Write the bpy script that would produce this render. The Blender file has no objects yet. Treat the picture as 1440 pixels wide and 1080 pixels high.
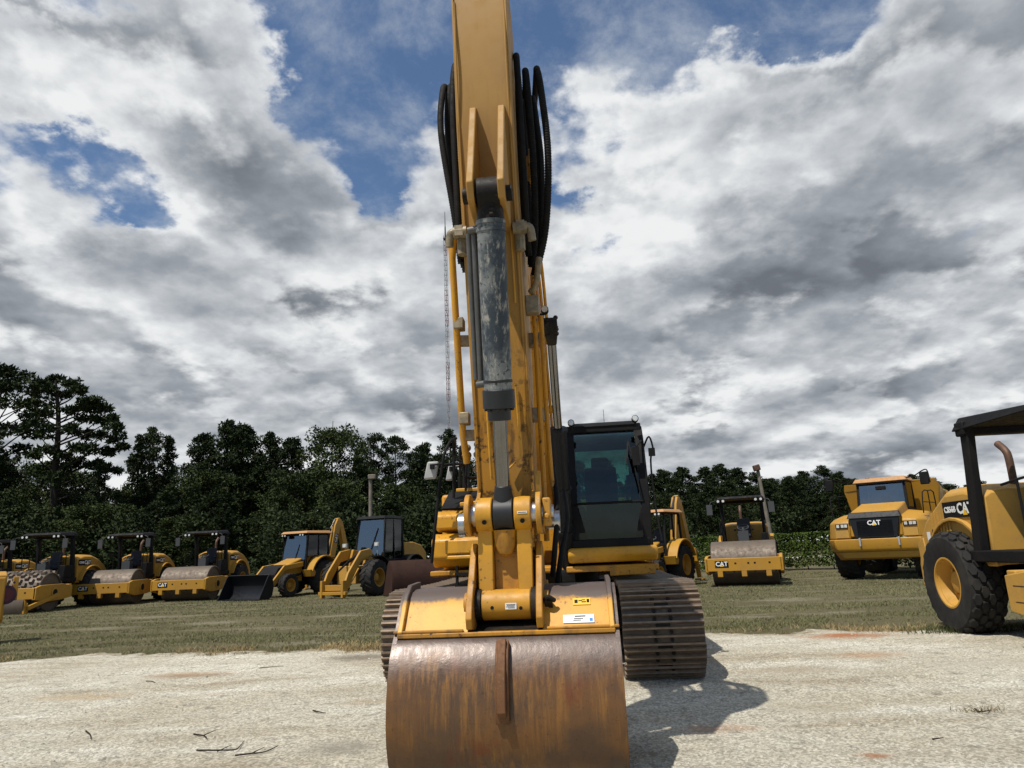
import bpy, bmesh, math, random
from mathutils import Vector, Matrix, noise as mnoise
R = math.radians
S = bpy.context.scene
COL = S.collection
rnd = random.Random(7)

# ------------------------------------------------------------------ camera
FPX, CAMZ = 1000.0, 1.42
PITCH, ROLL = R(13.4), R(2.4)
cam_d = bpy.data.cameras.new('camera'); cam = bpy.data.objects.new('camera', cam_d); COL.objects.link(cam)
cam_d.sensor_width = 36.0; cam_d.lens = FPX / 1440 * 36.0; cam_d.clip_start = .05; cam_d.clip_end = 6000
cam.location = (0, 0, CAMZ)
cam.matrix_world = Matrix.Translation((0, 0, CAMZ)) @ Matrix.Rotation(R(90) + PITCH, 4, 'X') @ Matrix.Rotation(-ROLL, 4, 'Z')
S.camera = cam
CR = (Matrix.Rotation(R(90) + PITCH, 3, 'X') @ Matrix.Rotation(-ROLL, 3, 'Z'))
def ray(px, py):
    return CR @ Vector(((px - 720) / FPX, (540 - py) / FPX, -1))
def at(px, py, Y):
    d = ray(px, py); return Vector((0, 0, CAMZ)) + d * (Y / d.y)
def ground(px, py):
    d = ray(px, py); return Vector((0, 0, CAMZ)) + d * (-CAMZ / d.z)

# ------------------------------------------------------------------ tagging
def tag(o, label=None, cat=None, group=None, kind=None):
    if label: o['label'] = label
    if cat: o['category'] = cat
    if group: o['group'] = group
    if kind: o['kind'] = kind
    return o
def empty(name, loc=(0, 0, 0), rz=0.0, scale=1.0):
    o = bpy.data.objects.new(name, None); COL.objects.link(o)
    o.empty_display_size = .3
    o.location = loc; o.rotation_euler = (0, 0, rz); o.scale = (scale,) * 3
    return o
KIDS = {}
def copy_tree(o, parent=None):
    c = o.copy(); COL.objects.link(c); c.parent = parent
    for k in ('label', 'category', 'group'):
        if parent is None and k in c: del c[k]
    KIDS[c] = []
    if parent is not None: KIDS[parent].append(c)
    for ch in KIDS.get(o, []): copy_tree(ch, c)
    return c

# ------------------------------------------------------------------ mesh builder
def frame(axis):
    a = Vector(axis).normalized()
    t = Vector((0, 0, 1)) if abs(a.z) < .9 else Vector((1, 0, 0))
    x = a.cross(t).normalized(); y = a.cross(x).normalized()
    return a, x, y
def spline(pts, k=6):
    pts = [Vector(p) for p in pts]
    if len(pts) < 3: return pts
    P = [pts[0] * 2 - pts[1]] + pts + [pts[-1] * 2 - pts[-2]]
    out = []
    for i in range(1, len(P) - 2):
        a, b, c, d = P[i-1], P[i], P[i+1], P[i+2]
        for j in range(k):
            t = j / k
            out.append(.5 * (2*b + (c-a)*t + (2*a-5*b+4*c-d)*t*t + (3*b-a-3*c+d)*t**3))
    out.append(pts[-1]); return out
class MB:
    def __init__(s): s.v = []; s.f = []; s.mi = []; s.cur = 0; s.X = None
    def add(s, vs, fs):
        n = len(s.v)
        if s.X is not None: vs = [s.X @ Vector(p) for p in vs]
        s.v += [tuple(p) for p in vs]; s.f += [tuple(i + n for i in f) for f in fs]; s.mi += [s.cur] * len(fs)
        return s
    def box(s, c, d, rot=None):
        x, y, z = d[0]/2, d[1]/2, d[2]/2
        vs = [Vector(p) for p in ((-x,-y,-z),(x,-y,-z),(x,y,-z),(-x,y,-z),(-x,-y,z),(x,-y,z),(x,y,z),(-x,y,z))]
        if rot is not None:
            M = rot if isinstance(rot, Matrix) else (Matrix.Rotation(rot[2],3,'Z') @ Matrix.Rotation(rot[1],3,'Y') @ Matrix.Rotation(rot[0],3,'X'))
            vs = [M @ p for p in vs]
        c = Vector(c)
        return s.add([p + c for p in vs], ((0,3,2,1),(4,5,6,7),(0,1,5,4),(1,2,6,5),(2,3,7,6),(3,0,4,7)))
    def hexa(s, b, t):           # 4 bottom points, 4 top points
        return s.add(list(b) + list(t), ((0,3,2,1),(4,5,6,7),(0,1,5,4),(1,2,6,5),(2,3,7,6),(3,0,4,7)))
    def bar(s, p0, p1, w, h, up=(0, 0, 1)):
        p0, p1 = Vector(p0), Vector(p1); a = (p1 - p0).normalized(); u = Vector(up)
        if abs(a.dot(u)) > .98: u = Vector((0, 1, 0))
        x = a.cross(u).normalized(); z = x.cross(a)
        q = [x*(sx*w/2) + z*(sz*h/2) for sx, sz in ((-1,-1),(1,-1),(1,1),(-1,1))]
        return s.add([p0 + k for k in q] + [p1 + k for k in q], ((0,1,2,3),(7,6,5,4),(0,4,5,1),(1,5,6,2),(2,6,7,3),(3,7,4,0)))
    def cyl(s, p0, p1, r0, r1=None, n=20):
        if r1 is None: r1 = r0
        p0, p1 = Vector(p0), Vector(p1); a, x, y = frame(p1 - p0)
        vs = []
        for p, r in ((p0, r0), (p1, r1)):
            for i in range(n):
                t = 2*math.pi*i/n; vs.append(p + (x*math.cos(t) + y*math.sin(t))*r)
        fs = [(i, (i+1) % n, n + (i+1) % n, n + i) for i in range(n)]
        fs += [tuple(range(n))[::-1], tuple(range(n, 2*n))]
        return s.add(vs, fs)
    def tube(s, pts, r, n=8, k=0, r1=None, ribs=0):
        P = spline(pts, k) if k else [Vector(p) for p in pts]
        if ribs:
            L = [0]
            for i in range(1, len(P)): L.append(L[-1] + (P[i]-P[i-1]).length)
            Q = []; m = int(L[-1] / ribs) * 2; j = 0
            for i in range(m + 1):
                t = L[-1] * i / m
                while j < len(P) - 2 and L[j+1] < t: j += 1
                w = (t - L[j]) / max(1e-6, L[j+1] - L[j]); Q.append(P[j].lerp(P[j+1], w))
            P = Q
        vs = []; m = len(P); x = None
        for i, p in enumerate(P):
            a = (P[min(i+1, m-1)] - P[max(i-1, 0)]).normalized()
            if x is None: _, x, _ = frame(a)
            x = (x - a * x.dot(a)).normalized(); y = a.cross(x)
            rr = r if r1 is None else r + (r1 - r) * i / (m - 1)
            if ribs and i % 2: rr *= .86
            for q in range(n):
                t = 2*math.pi*q/n; vs.append(p + (x*math.cos(t) + y*math.sin(t))*rr)
        fs = []
        for i in range(m - 1):
            for q in range(n):
                fs.append((i*n+q, i*n+(q+1) % n, (i+1)*n+(q+1) % n, (i+1)*n+q))
        fs += [tuple(range(n))[::-1], tuple(range((m-1)*n, m*n))]
        return s.add(vs, fs)
    def prism(s, prof, a, b, axis='x'):
        n = len(prof)
        def P(u, v, w): return (w, u, v) if axis == 'x' else ((u, w, v) if axis == 'y' else (u, v, w))
        vs = [P(u, v, a) for u, v in prof] + [P(u, v, b) for u, v in prof]
        fs = [(i, (i+1) % n, n + (i+1) % n, n + i) for i in range(n)] + [tuple(range(n))[::-1], tuple(range(n, 2*n))]
        return s.add(vs, fs)
    def loft(s, secs, cap=True):   # list of equal-length rings
        n = len(secs[0]); vs = [p for q in secs for p in q]; fs = []
        for i in range(len(secs) - 1):
            for q in range(n): fs.append((i*n+q, i*n+(q+1) % n, (i+1)*n+(q+1) % n, (i+1)*n+q))
        if cap: fs += [tuple(range(n))[::-1], tuple(range((len(secs)-1)*n, len(secs)*n))]
        return s.add(vs, fs)
    def strip(s, prof, th, a, b, axis='x'):   # open profile given thickness, extruded
        P = [Vector((u, v)) for u, v in prof]; off = []
        for i in range(len(P)):
            d = (P[min(i+1, len(P)-1)] - P[max(i-1, 0)]).normalized(); off.append(P[i] + Vector((-d.y, d.x)) * th)
        n = len(P)
        def Q(p, w): return (w, p.x, p.y) if axis == 'x' else ((p.x, w, p.y) if axis == 'y' else (p.x, p.y, w))
        vs = [Q(p, a) for p in P] + [Q(p, a) for p in off] + [Q(p, b) for p in P] + [Q(p, b) for p in off]
        fs = []
        for i in range(n - 1):
            fs += [(i, i+1, 2*n+i+1, 2*n+i), (n+i+1, n+i, 3*n+i, 3*n+i+1), (i+1, i, n+i, n+i+1), (2*n+i, 2*n+i+1, 3*n+i+1, 3*n+i)]
        fs += [(0, 2*n, 3*n, n), (n-1, 2*n-1, 4*n-1, 3*n-1)]
        return s.add(vs, fs)
    def lathe(s, prof, p0, axis, n=32, closed=False):    # prof: (radius, offset along the axis)
        p0 = Vector(p0); a, x, y = frame(axis); m = len(prof); vs = []
        for i in range(n):
            t = 2*math.pi*i/n; d = x*math.cos(t) + y*math.sin(t)
            for r, o in prof: vs.append(p0 + a*o + d*r)
        fs = []
        for i in range(n):
            j = (i+1) % n
            for q in range(m if closed else m - 1):
                w = (q+1) % m
                fs.append((i*m+q, j*m+q, j*m+w, i*m+w))
        return s.add(vs, fs)
    def ball(s, c, r, n=12, m=8):
        c = Vector(c); r = (r, r, r) if isinstance(r, (int, float)) else r
        vs = [c + Vector((0, 0, r[2]))]; fs = []
        for i in range(1, m):
            f = math.pi*i/m
            for j in range(n):
                t = 2*math.pi*j/n; vs.append(c + Vector((r[0]*math.sin(f)*math.cos(t), r[1]*math.sin(f)*math.sin(t), r[2]*math.cos(f))))
        vs.append(c - Vector((0, 0, r[2])))
        for j in range(n): fs.append((0, 1+j, 1+(j+1) % n))
        for i in range(m - 2):
            for j in range(n): fs.append((1+i*n+j, 1+(i+1)*n+j, 1+(i+1)*n+(j+1) % n, 1+i*n+(j+1) % n))
        k = len(vs) - 1
        for j in range(n): fs.append((k, 1+(m-2)*n+(j+1) % n, 1+(m-2)*n+j))
        return s.add(vs, fs)
    def build(s, name, mats, parent=None, bevel=0.0, ang=38, recalc=True, smooth=True, seg=2):
        me = bpy.data.meshes.new(name); me.from_pydata(s.v, [], s.f)
        if not isinstance(mats, (list, tuple)): mats = [mats]
        for m in mats: me.materials.append(m)
        if len(mats) > 1: me.polygons.foreach_set('material_index', s.mi)
        if recalc:
            bm = bmesh.new(); bm.from_mesh(me); bmesh.ops.recalc_face_normals(bm, faces=bm.faces)
            th = R(ang)
            for e in bm.edges:
                e.smooth = not (len(e.link_faces) == 2 and e.calc_face_angle(0) > th)
            for f in bm.faces: f.smooth = smooth
            bm.to_mesh(me); bm.free()
        o = bpy.data.objects.new(name, me); COL.objects.link(o)
        if parent is not None:
            o.parent = parent; KIDS.setdefault(parent, []).append(o)
        KIDS.setdefault(o, [])
        if bevel:
            md = o.modifiers.new('bevel', 'BEVEL'); md.width = bevel; md.segments = seg; md.limit_method = 'ANGLE'; md.angle_limit = R(40)
        return o

def text_geo(string, size, ext=.004, bold=0.0):
    c = bpy.data.curves.new('lettering', 'FONT'); c.body = string; c.size = size; c.extrude = ext; c.offset = bold
    c.align_x = 'CENTER'; c.align_y = 'CENTER'; c.resolution_u = 2
    o = bpy.data.objects.new('lettering', c); COL.objects.link(o)
    dg = bpy.context.evaluated_depsgraph_get(); dg.update()
    me = o.evaluated_get(dg).to_mesh()
    vs = [v.co.copy() for v in me.vertices]; fs = [tuple(p.vertices) for p in me.polygons]
    o.evaluated_get(dg).to_mesh_clear()
    bpy.data.objects.remove(o); bpy.data.curves.remove(c)
    return vs, fs
def mat_xy(origin, xd, yd):
    x = Vector(xd).normalized(); y = Vector(yd).normalized(); z = x.cross(y); y = z.cross(x)
    M = Matrix((x, y, z)).transposed().to_4x4(); M.translation = Vector(origin); return M

# ------------------------------------------------------------------ materials
def new_mat(name):
    m = bpy.data.materials.new(name); m.use_nodes = True; nt = m.node_tree
    return m, nt, nt.nodes['Principled BSDF']
def N(nt, t, **kw):
    n = nt.nodes.new(t)
    for k, v in kw.items():
        if k in n.inputs: n.inputs[k].default_value = v
        else: setattr(n, k, v)
    return n
def L(nt, a, b): nt.links.new(a, b)
def c4(c): return (c[0], c[1], c[2], 1.0)
def mixc(nt, fac, a, b, mode='MIX'):
    n = nt.nodes.new('ShaderNodeMix'); n.data_type = 'RGBA'; n.blend_type = mode; n.clamp_factor = True
    for v, i in ((fac, 0), (a, 6), (b, 7)):
        if isinstance(v, (int, float)): n.inputs[i].default_value = v
        elif isinstance(v, (tuple, list)): n.inputs[i].default_value = c4(v)
        else: L(nt, v, n.inputs[i])
    return n.outputs[2]
def sstep(nt, v, lo, hi, a=0.0, b=1.0):
    n = nt.nodes.new('ShaderNodeMapRange'); n.interpolation_type = 'SMOOTHSTEP'
    n.inputs[1].default_value = lo; n.inputs[2].default_value = hi; n.inputs[3].default_value = a; n.inputs[4].default_value = b
    L(nt, v, n.inputs[0]); return n.outputs[0]
def math_(nt, op, a, b=None, c=None):
    n = nt.nodes.new('ShaderNodeMath'); n.operation = op
    for i, v in enumerate((a, b, c)):
        if v is None: continue
        if isinstance(v, (int, float)): n.inputs[i].default_value = v
        else: L(nt, v, n.inputs[i])
    return n.outputs[0]
def coords(nt, scale=(1, 1, 1), loc=(0, 0, 0), kind='Object'):
    tc = nt.nodes.new('ShaderNodeTexCoord'); mp = nt.nodes.new('ShaderNodeMapping')
    mp.inputs['Scale'].default_value = scale; mp.inputs['Location'].default_value = loc
    L(nt, tc.outputs[kind], mp.inputs[0]); return mp.outputs[0]
def noise_(nt, vec, scale, detail=6, rough=.55, dist=0.0):
    n = N(nt, 'ShaderNodeTexNoise'); n.inputs['Scale'].default_value = scale; n.inputs['Detail'].default_value = detail
    n.inputs['Roughness'].default_value = rough; n.inputs['Distortion'].default_value = dist
    L(nt, vec, n.inputs['Vector']); return n.outputs[0]
def bump_(nt, h, strength, dist=.01, prev=None):
    b = N(nt, 'ShaderNodeBump'); b.inputs['Strength'].default_value = strength; b.inputs['Distance'].default_value = dist
    L(nt, h, b.inputs['Height'])
    if prev is not None: L(nt, prev, b.inputs['Normal'])
    return b.outputs[0]

def paint(name, col, rough=.42, dirt=(.2, .14, .08), amt=.35, chips=0.0, chipcol=(.07, .045, .03), scale=1.0, spec=.4, metal=0.0, streak=0.0, streakcol=(.06, .04, .025)):
    m, nt, b = new_mat(name)
    v = coords(nt)
    n1 = noise_(nt, v, 1.7*scale, 8, .6)
    n2 = noise_(nt, v, 9*scale, 8, .65)
    c = mixc(nt, sstep(nt, n1, .38, .72, 0, amt), col, dirt)
    c = mixc(nt, sstep(nt, n2, .5, .8, 0, amt*.8), c, tuple(x*.62 for x in dirt))
    if streak:
        vs = coords(nt, (7*scale, 7*scale, .9*scale))
        n4 = noise_(nt, vs, 1.0, 6, .6)
        c = mixc(nt, sstep(nt, n4, .52, .72, 0, streak), c, streakcol)
    if chips:
        n3 = noise_(nt, v, 26*scale, 6, .6); n5 = noise_(nt, v, 2.3*scale, 3, .5)
        k = math_(nt, 'MULTIPLY', sstep(nt, n3, .60, .66), sstep(nt, n5, .42, .62))
        c = mixc(nt, math_(nt, 'MULTIPLY', k, chips), c, chipcol)
    L(nt, c, b.inputs['Base Color'])
    L(nt, sstep(nt, n2, .3, .75, rough, min(1, rough + .3)), b.inputs['Roughness'])
    b.inputs['Specular IOR Level'].default_value = spec; b.inputs['Metallic'].default_value = metal
    L(nt, bump_(nt, n2, .12, .004), b.inputs['Normal'])
    return m
def m_stick():
    m, nt, b = new_mat('dusty_stick_paint'); v = coords(nt)
    n1 = noise_(nt, v, 2.2, 9, .65); n2 = noise_(nt, v, 9, 8, .65); n3 = noise_(nt, coords(nt, (10,10,1.1)), 1, 8, .65); n4 = noise_(nt, v, 30, 6, .65)
    sx = N(nt, 'ShaderNodeSeparateXYZ'); tc = N(nt, 'ShaderNodeTexCoord'); L(nt, tc.outputs['Object'], sx.inputs[0])
    zz = math_(nt, 'MULTIPLY_ADD', n1, 1.2, sx.outputs[2]); low = sstep(nt, zz, 2.6, 4.0, 1, 0)
    c = mixc(nt, low, (.345, .188, .044), (.37, .168, .012))
    c = mixc(nt, sstep(nt, n1, .45, .68, 0, .6), c, (.30, .165, .045))
    st = math_(nt, 'MULTIPLY', sstep(nt, n3, .50, .66), math_(nt, 'MULTIPLY_ADD', low, .8, .12))
    c = mixc(nt, st, c, (.10, .05, .014))
    k = math_(nt, 'MULTIPLY', sstep(nt, n2, .52, .60), math_(nt, 'MULTIPLY_ADD', low, .85, .0))
    c = mixc(nt, math_(nt, 'MULTIPLY', k, sstep(nt, n4, .42, .55)), c, (.025, .015, .008))
    c = mixc(nt, math_(nt, 'MULTIPLY', sstep(nt, n4, .66, .72), sstep(nt, n1, .48, .6)), c, (.05, .03, .02))
    L(nt, c, b.inputs['Base Color']); L(nt, sstep(nt, n2, .3, .7, .42, .7), b.inputs['Roughness']); b.inputs['Specular IOR Level'].default_value = .3
    L(nt, bump_(nt, n2, .12, .004), b.inputs['Normal']); return m
def flat(name, col, rough=.6, metal=0.0, spec=.4, var=.25, scale=8):
    m, nt, b = new_mat(name)
    n = noise_(nt, coords(nt), scale, 6, .6)
    L(nt, mixc(nt, sstep(nt, n, .3, .7, 0, var), col, tuple(x*.45 for x in col)), b.inputs['Base Color'])
    b.inputs['Roughness'].default_value = rough; b.inputs['Metallic'].default_value = metal; b.inputs['Specular IOR Level'].default_value = spec
    return m
def glass(name, tint, gloss=.9, rough=.02, ior=1.5):
    m = bpy.data.materials.new(name); m.use_nodes = True; nt = m.node_tree; nt.nodes.clear()
    out = N(nt, 'ShaderNodeOutputMaterial'); tr = N(nt, 'ShaderNodeBsdfTransparent'); gl = N(nt, 'ShaderNodeBsdfGlossy')
    n = noise_(nt, coords(nt), 5, 5, .6)
    L(nt, mixc(nt, sstep(nt, n, .35, .75), tint, tuple(x*.8 for x in tint)), tr.inputs[0])
    gl.inputs['Roughness'].default_value = rough; gl.inputs[0].default_value = (gloss,)*3 + (1,)
    fr = N(nt, 'ShaderNodeFresnel'); fr.inputs[0].default_value = ior
    mx = N(nt, 'ShaderNodeMixShader'); L(nt, fr.outputs[0], mx.inputs[0]); L(nt, tr.outputs[0], mx.inputs[1]); L(nt, gl.outputs[0], mx.inputs[2])
    L(nt, mx.outputs[0], out.inputs[0]); return m

MAT = {}
MAT['yellow'] = paint('excavator_yellow_paint', (.55, .265, .012), .36, (.27, .14, .035), .45, .8, (.06, .035, .02), 1.0, .45, 0, .25, (.16, .09, .03))
MAT['yellow_worn'] = paint('worn_yellow_paint', (.48, .215, .011), .42, (.22, .115, .035), .6, 1.0, (.035, .022, .014), 1.0, .4, 0, .6, (.09, .05, .02))
MAT['stick_tan'] = m_stick()
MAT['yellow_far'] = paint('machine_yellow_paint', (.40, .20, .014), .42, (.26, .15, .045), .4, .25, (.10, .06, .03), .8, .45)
MAT['yellow_dull'] = paint('faded_yellow_paint', (.46, .25, .042), .5, (.27, .17, .065), .45, .3, (.10, .06, .03), .8, .35)
MAT['chain'] = flat('dark_chain_link', (.012,.010,.009), .6, 0, .2, .4, 20)
MAT['roof_orange'] = paint('cab_roof_paint', (.40, .20, .07), .5, (.28, .17, .08), .4)
MAT['black'] = paint('black_paint', (.008, .008, .009), .5, (.024, .021, .017), .35, .15, (.06, .055, .05), 1.5, .12)
MAT['blackgloss'] = paint('gloss_black_panel', (.009, .010, .012), .3, (.02, .02, .02), .3, 0, (0, 0, 0), 1, .22)
MAT['grey'] = paint('dark_grey_plastic', (.045, .048, .05), .55, (.04, .035, .03), .4)
MAT['greylight'] = flat('light_grey_plastic', (.34, .34, .33), .55, 0, .4, .3, 4)
MAT['cylinder'] = None
MAT['oily'] = paint('oily_black_steel', (.010, .009, .008), .42, (.06, .043, .028), .5, .4, (.16, .12, .08), 3, .14, .0)
MAT['wear'] = paint('rusty_wear_bar', (.14, .062, .024), .5, (.08, .035, .014), .6, .5, (.30, .16, .05), 3, .35, .2)
MAT['chrome'] = flat('chrome_rod', (.20, .195, .19), .12, 1.0, .5, .3, 6)
MAT['pin'] = flat('steel_pin', (.5, .5, .5), .3, 1.0, .5, .3, 20)
MAT['rubber'] = paint('black_hose_rubber', (.009, .009, .009), .6, (.035, .03, .025), .3, 0, (0, 0, 0), 3, .12)
MAT['tyre'] = paint('tyre_rubber', (.016, .016, .016), .75, (.06, .052, .042), .45, 0, (0, 0, 0), 2, .2)
MAT['fitting'] = flat('painted_fitting', (.28, .225, .14), .5, .2, .5, .8, 24)
MAT['glass'] = glass('cab_glass', (.42, .60, .56))
MAT['glass_dark'] = glass('dark_glass', (.34, .46, .45))
MAT['glass_sky'] = glass('reflecting_glass', (.40, .50, .50), .9, .04, 2.6)
MAT['white'] = flat('white_lettering', (.72, .72, .70), .5, 0, .4, .1)
MAT['yellowmark'] = flat('yellow_mark', (.75, .45, .02), .5, 0, .4, .1)
MAT['red'] = flat('red_mark', (.42, .03, .02), .5, 0, .4, .2)
MAT['lamp'] = flat('lamp_lens', (.65, .65, .62), .12, .3, .8, .2)
MAT['seat'] = flat('seat_cloth', (.045, .045, .05), .85, 0, .2, .4)
MAT['concrete'] = flat('weathered_pole', (.20, .175, .14), .85, 0, .2, .6, 3)
MAT['copper'] = flat('rusty_exhaust', (.13, .075, .05), .6, .4, .4, .5, 14)

def m_cylinder():
    m, nt, b = new_mat('dusty_cylinder_paint')
    v = coords(nt); n1 = noise_(nt, v, 2.6, 8, .65); n2 = noise_(nt, v, 30, 8, .7); n3 = noise_(nt, coords(nt, (16, 16, 5)), 1.6, 10, .72)
    c = mixc(nt, sstep(nt, n1, .42, .60), (.022, .034, .046), (.17, .18, .175))
    k = math_(nt, 'MULTIPLY', sstep(nt, n2, .53, .60), sstep(nt, n1, .36, .62, .15, 1))
    c = mixc(nt, k, c, (.012, .014, .018))
    c = mixc(nt, sstep(nt, n3, .50, .66, 0, .8), c, (.36, .34, .29))
    L(nt, c, b.inputs['Base Color']); b.inputs['Roughness'].default_value = .62
    L(nt, bump_(nt, n2, .25, .004), b.inputs['Normal']); return m
MAT['cylinder'] = m_cylinder()
def m_bucket():
    m, nt, b = new_mat('rusty_bucket_steel')
    v = coords(nt); vs = coords(nt, (11, 5, .7))
    n1 = noise_(nt, v, 2.2, 8, .62); n2 = noise_(nt, vs, 2.2, 9, .68); n3 = noise_(nt, coords(nt, (26, 10, 1.3)), 2.0, 6, .65)
    n4 = noise_(nt, v, 34, 8, .7); n5 = noise_(nt, coords(nt, (1, 1, .6), (3, 1, 7)), 3.1, 6, .6)
    c = mixc(nt, sstep(nt, n1, .38, .62), (.085, .048, .026), (.150, .068, .021))
    n6 = noise_(nt, coords(nt, (1,1,1), (5,2,1)), 1.5, 5, .6); mk = sstep(nt, n6, .42, .62)
    c = mixc(nt, math_(nt, 'MULTIPLY', sstep(nt, n2, .45, .64), mk), c, (.215, .098, .022))
    c = mixc(nt, math_(nt, 'MULTIPLY', sstep(nt, n3, .55, .72, 0, .5), mk), c, (.30, .155, .036))
    c = mixc(nt, sstep(nt, n3, .30, .45, .45, 0), c, (.05, .027, .015))
    n7 = noise_(nt, coords(nt, (7,7,4)), 2, 8, .7)
    c = mixc(nt, math_(nt, 'MULTIPLY', sstep(nt, n5, .54, .66, 0, .7), sstep(nt, n7, .40, .60)), c, (.14, .036, .011))
    sx = N(nt, 'ShaderNodeSeparateXYZ'); tc = N(nt, 'ShaderNodeTexCoord'); L(nt, tc.outputs['Object'], sx.inputs[0])
    zz = math_(nt, 'ADD', sx.outputs[2], math_(nt, 'MULTIPLY', n1, .45))
    c = mixc(nt, sstep(nt, zz, .88, 1.06, 0, .85), c, (.105, .082, .072))
    c = mixc(nt, sstep(nt, n4, .55, .72, 0, .5), c, (.03, .018, .012))
    L(nt, c, b.inputs['Base Color']); b.inputs['Metallic'].default_value = .25
    L(nt, sstep(nt, n2, .3, .7, .30, .50), b.inputs['Roughness'])
    L(nt, bump_(nt, n4, .22, .006, bump_(nt, n1, .25, .03)), b.inputs['Normal']); return m
MAT['bucket'] = m_bucket()
MAT['dark_rust'] = paint('dark_rusty_plate', (.045, .022, .016), .7, (.025, .014, .010), .5, .3, (.09, .045, .03), 2, .15)
MAT['hinge'] = None
def m_hinge():
    m, nt, b = new_mat('hinge_plate_worn_paint')
    v = coords(nt); n1 = noise_(nt, v, 5, 8, .65); n2 = noise_(nt, v, 38, 6, .6)
    sx = N(nt, 'ShaderNodeSeparateXYZ'); tc = N(nt, 'ShaderNodeTexCoord'); L(nt, tc.outputs['Object'], sx.inputs[0])
    zz = math_(nt, 'ADD', sx.outputs[2], math_(nt, 'MULTIPLY', n1, .12))
    c = mixc(nt, sstep(nt, n1, .42, .68, 0, .6), (.56, .28, .03), (.33, .15, .03))
    c = mixc(nt, sstep(nt, zz, 1.165, 1.205), c, (.085, .062, .052))
    c = mixc(nt, math_(nt, 'MULTIPLY', sstep(nt, n2, .6, .66), sstep(nt, n1, .4, .6)), c, (.10, .05, .025))
    L(nt, c, b.inputs['Base Color']); b.inputs['Roughness'].default_value = .52; b.inputs['Metallic'].default_value = .05
    L(nt, bump_(nt, n2, .15, .004), b.inputs['Normal']); return m
MAT['hinge'] = m_hinge()
def m_track():
    m, nt, b = new_mat('track_shoe_steel')
    v = coords(nt); n1 = noise_(nt, v, 3.5, 8, .65); n2 = noise_(nt, v, 22, 8, .7)
    c = mixc(nt, sstep(nt, n1, .38, .66), (.075, .054, .038), (.135, .095, .062))
    c = mixc(nt, sstep(nt, n2, .5, .7, 0, .7), c, (.035, .026, .02))
    L(nt, c, b.inputs['Base Color']); b.inputs['Roughness'].default_value = .55; b.inputs['Metallic'].default_value = .3
    L(nt, bump_(nt, n2, .3, .006), b.inputs['Normal']); return m
MAT['track'] = m_track()
MAT['grouser'] = flat('worn_grouser_steel', (.25, .18, .12), .42, .4, .5, .6, 14)
MAT['drum'] = paint('drum_steel', (.135, .108, .082), .5, (.10, .07, .05), .6, 0, (0, 0, 0), 1, .4, .35, .4, (.08, .06, .045))
def m_leaf(name, a, b_, sat=.5):
    m = bpy.data.materials.new(name); m.use_nodes = True; nt = m.node_tree; b = nt.nodes['Principled BSDF']
    g = N(nt, 'ShaderNodeNewGeometry'); n = noise_(nt, coords(nt), .55, 3, .5)
    f = math_(nt, 'MULTIPLY_ADD', g.outputs['Random Per Island'], .55, math_(nt, 'MULTIPLY', sstep(nt, n, .35, .65), .45))
    oi = N(nt, 'ShaderNodeObjectInfo')
    c = mixc(nt, f, a, b_)
    c = mixc(nt, math_(nt, 'MULTIPLY', oi.outputs['Random'], .4), c, tuple(x*.6 for x in a))
    L(nt, c, b.inputs['Base Color']); b.inputs['Roughness'].default_value = .75; b.inputs['Specular IOR Level'].default_value = .15
    return m
MAT['pine'] = m_leaf('pine_needles', (.011, .020, .006), (.040, .056, .017))
MAT['broad'] = m_leaf('broadleaf_foliage', (.015, .027, .006), (.060, .078, .022))
MAT['hedge'] = m_leaf('hedge_leaves', (.022, .042, .008), (.080, .115, .020))
MAT['bark'] = flat('tree_bark', (.035, .028, .022), .9, 0, .1, .5, 4)
# ------------------------------------------------------------------ excavator (faces the camera, local -Y is its front, +X the image right)
EO, EYAW = (.41, 10.54, 0.0), R(-5.2)
ex = empty('excavator', EO, EYAW)
tag(ex, 'large yellow tracked excavator with raised boom and rusty bucket resting on the pale gravel', 'excavator')
EXI = (Matrix.Translation(EO) @ Matrix.Rotation(EYAW, 4, 'Z')).inverted()
def xl(px, py, Y): return EXI @ at(px, py, Y)

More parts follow.
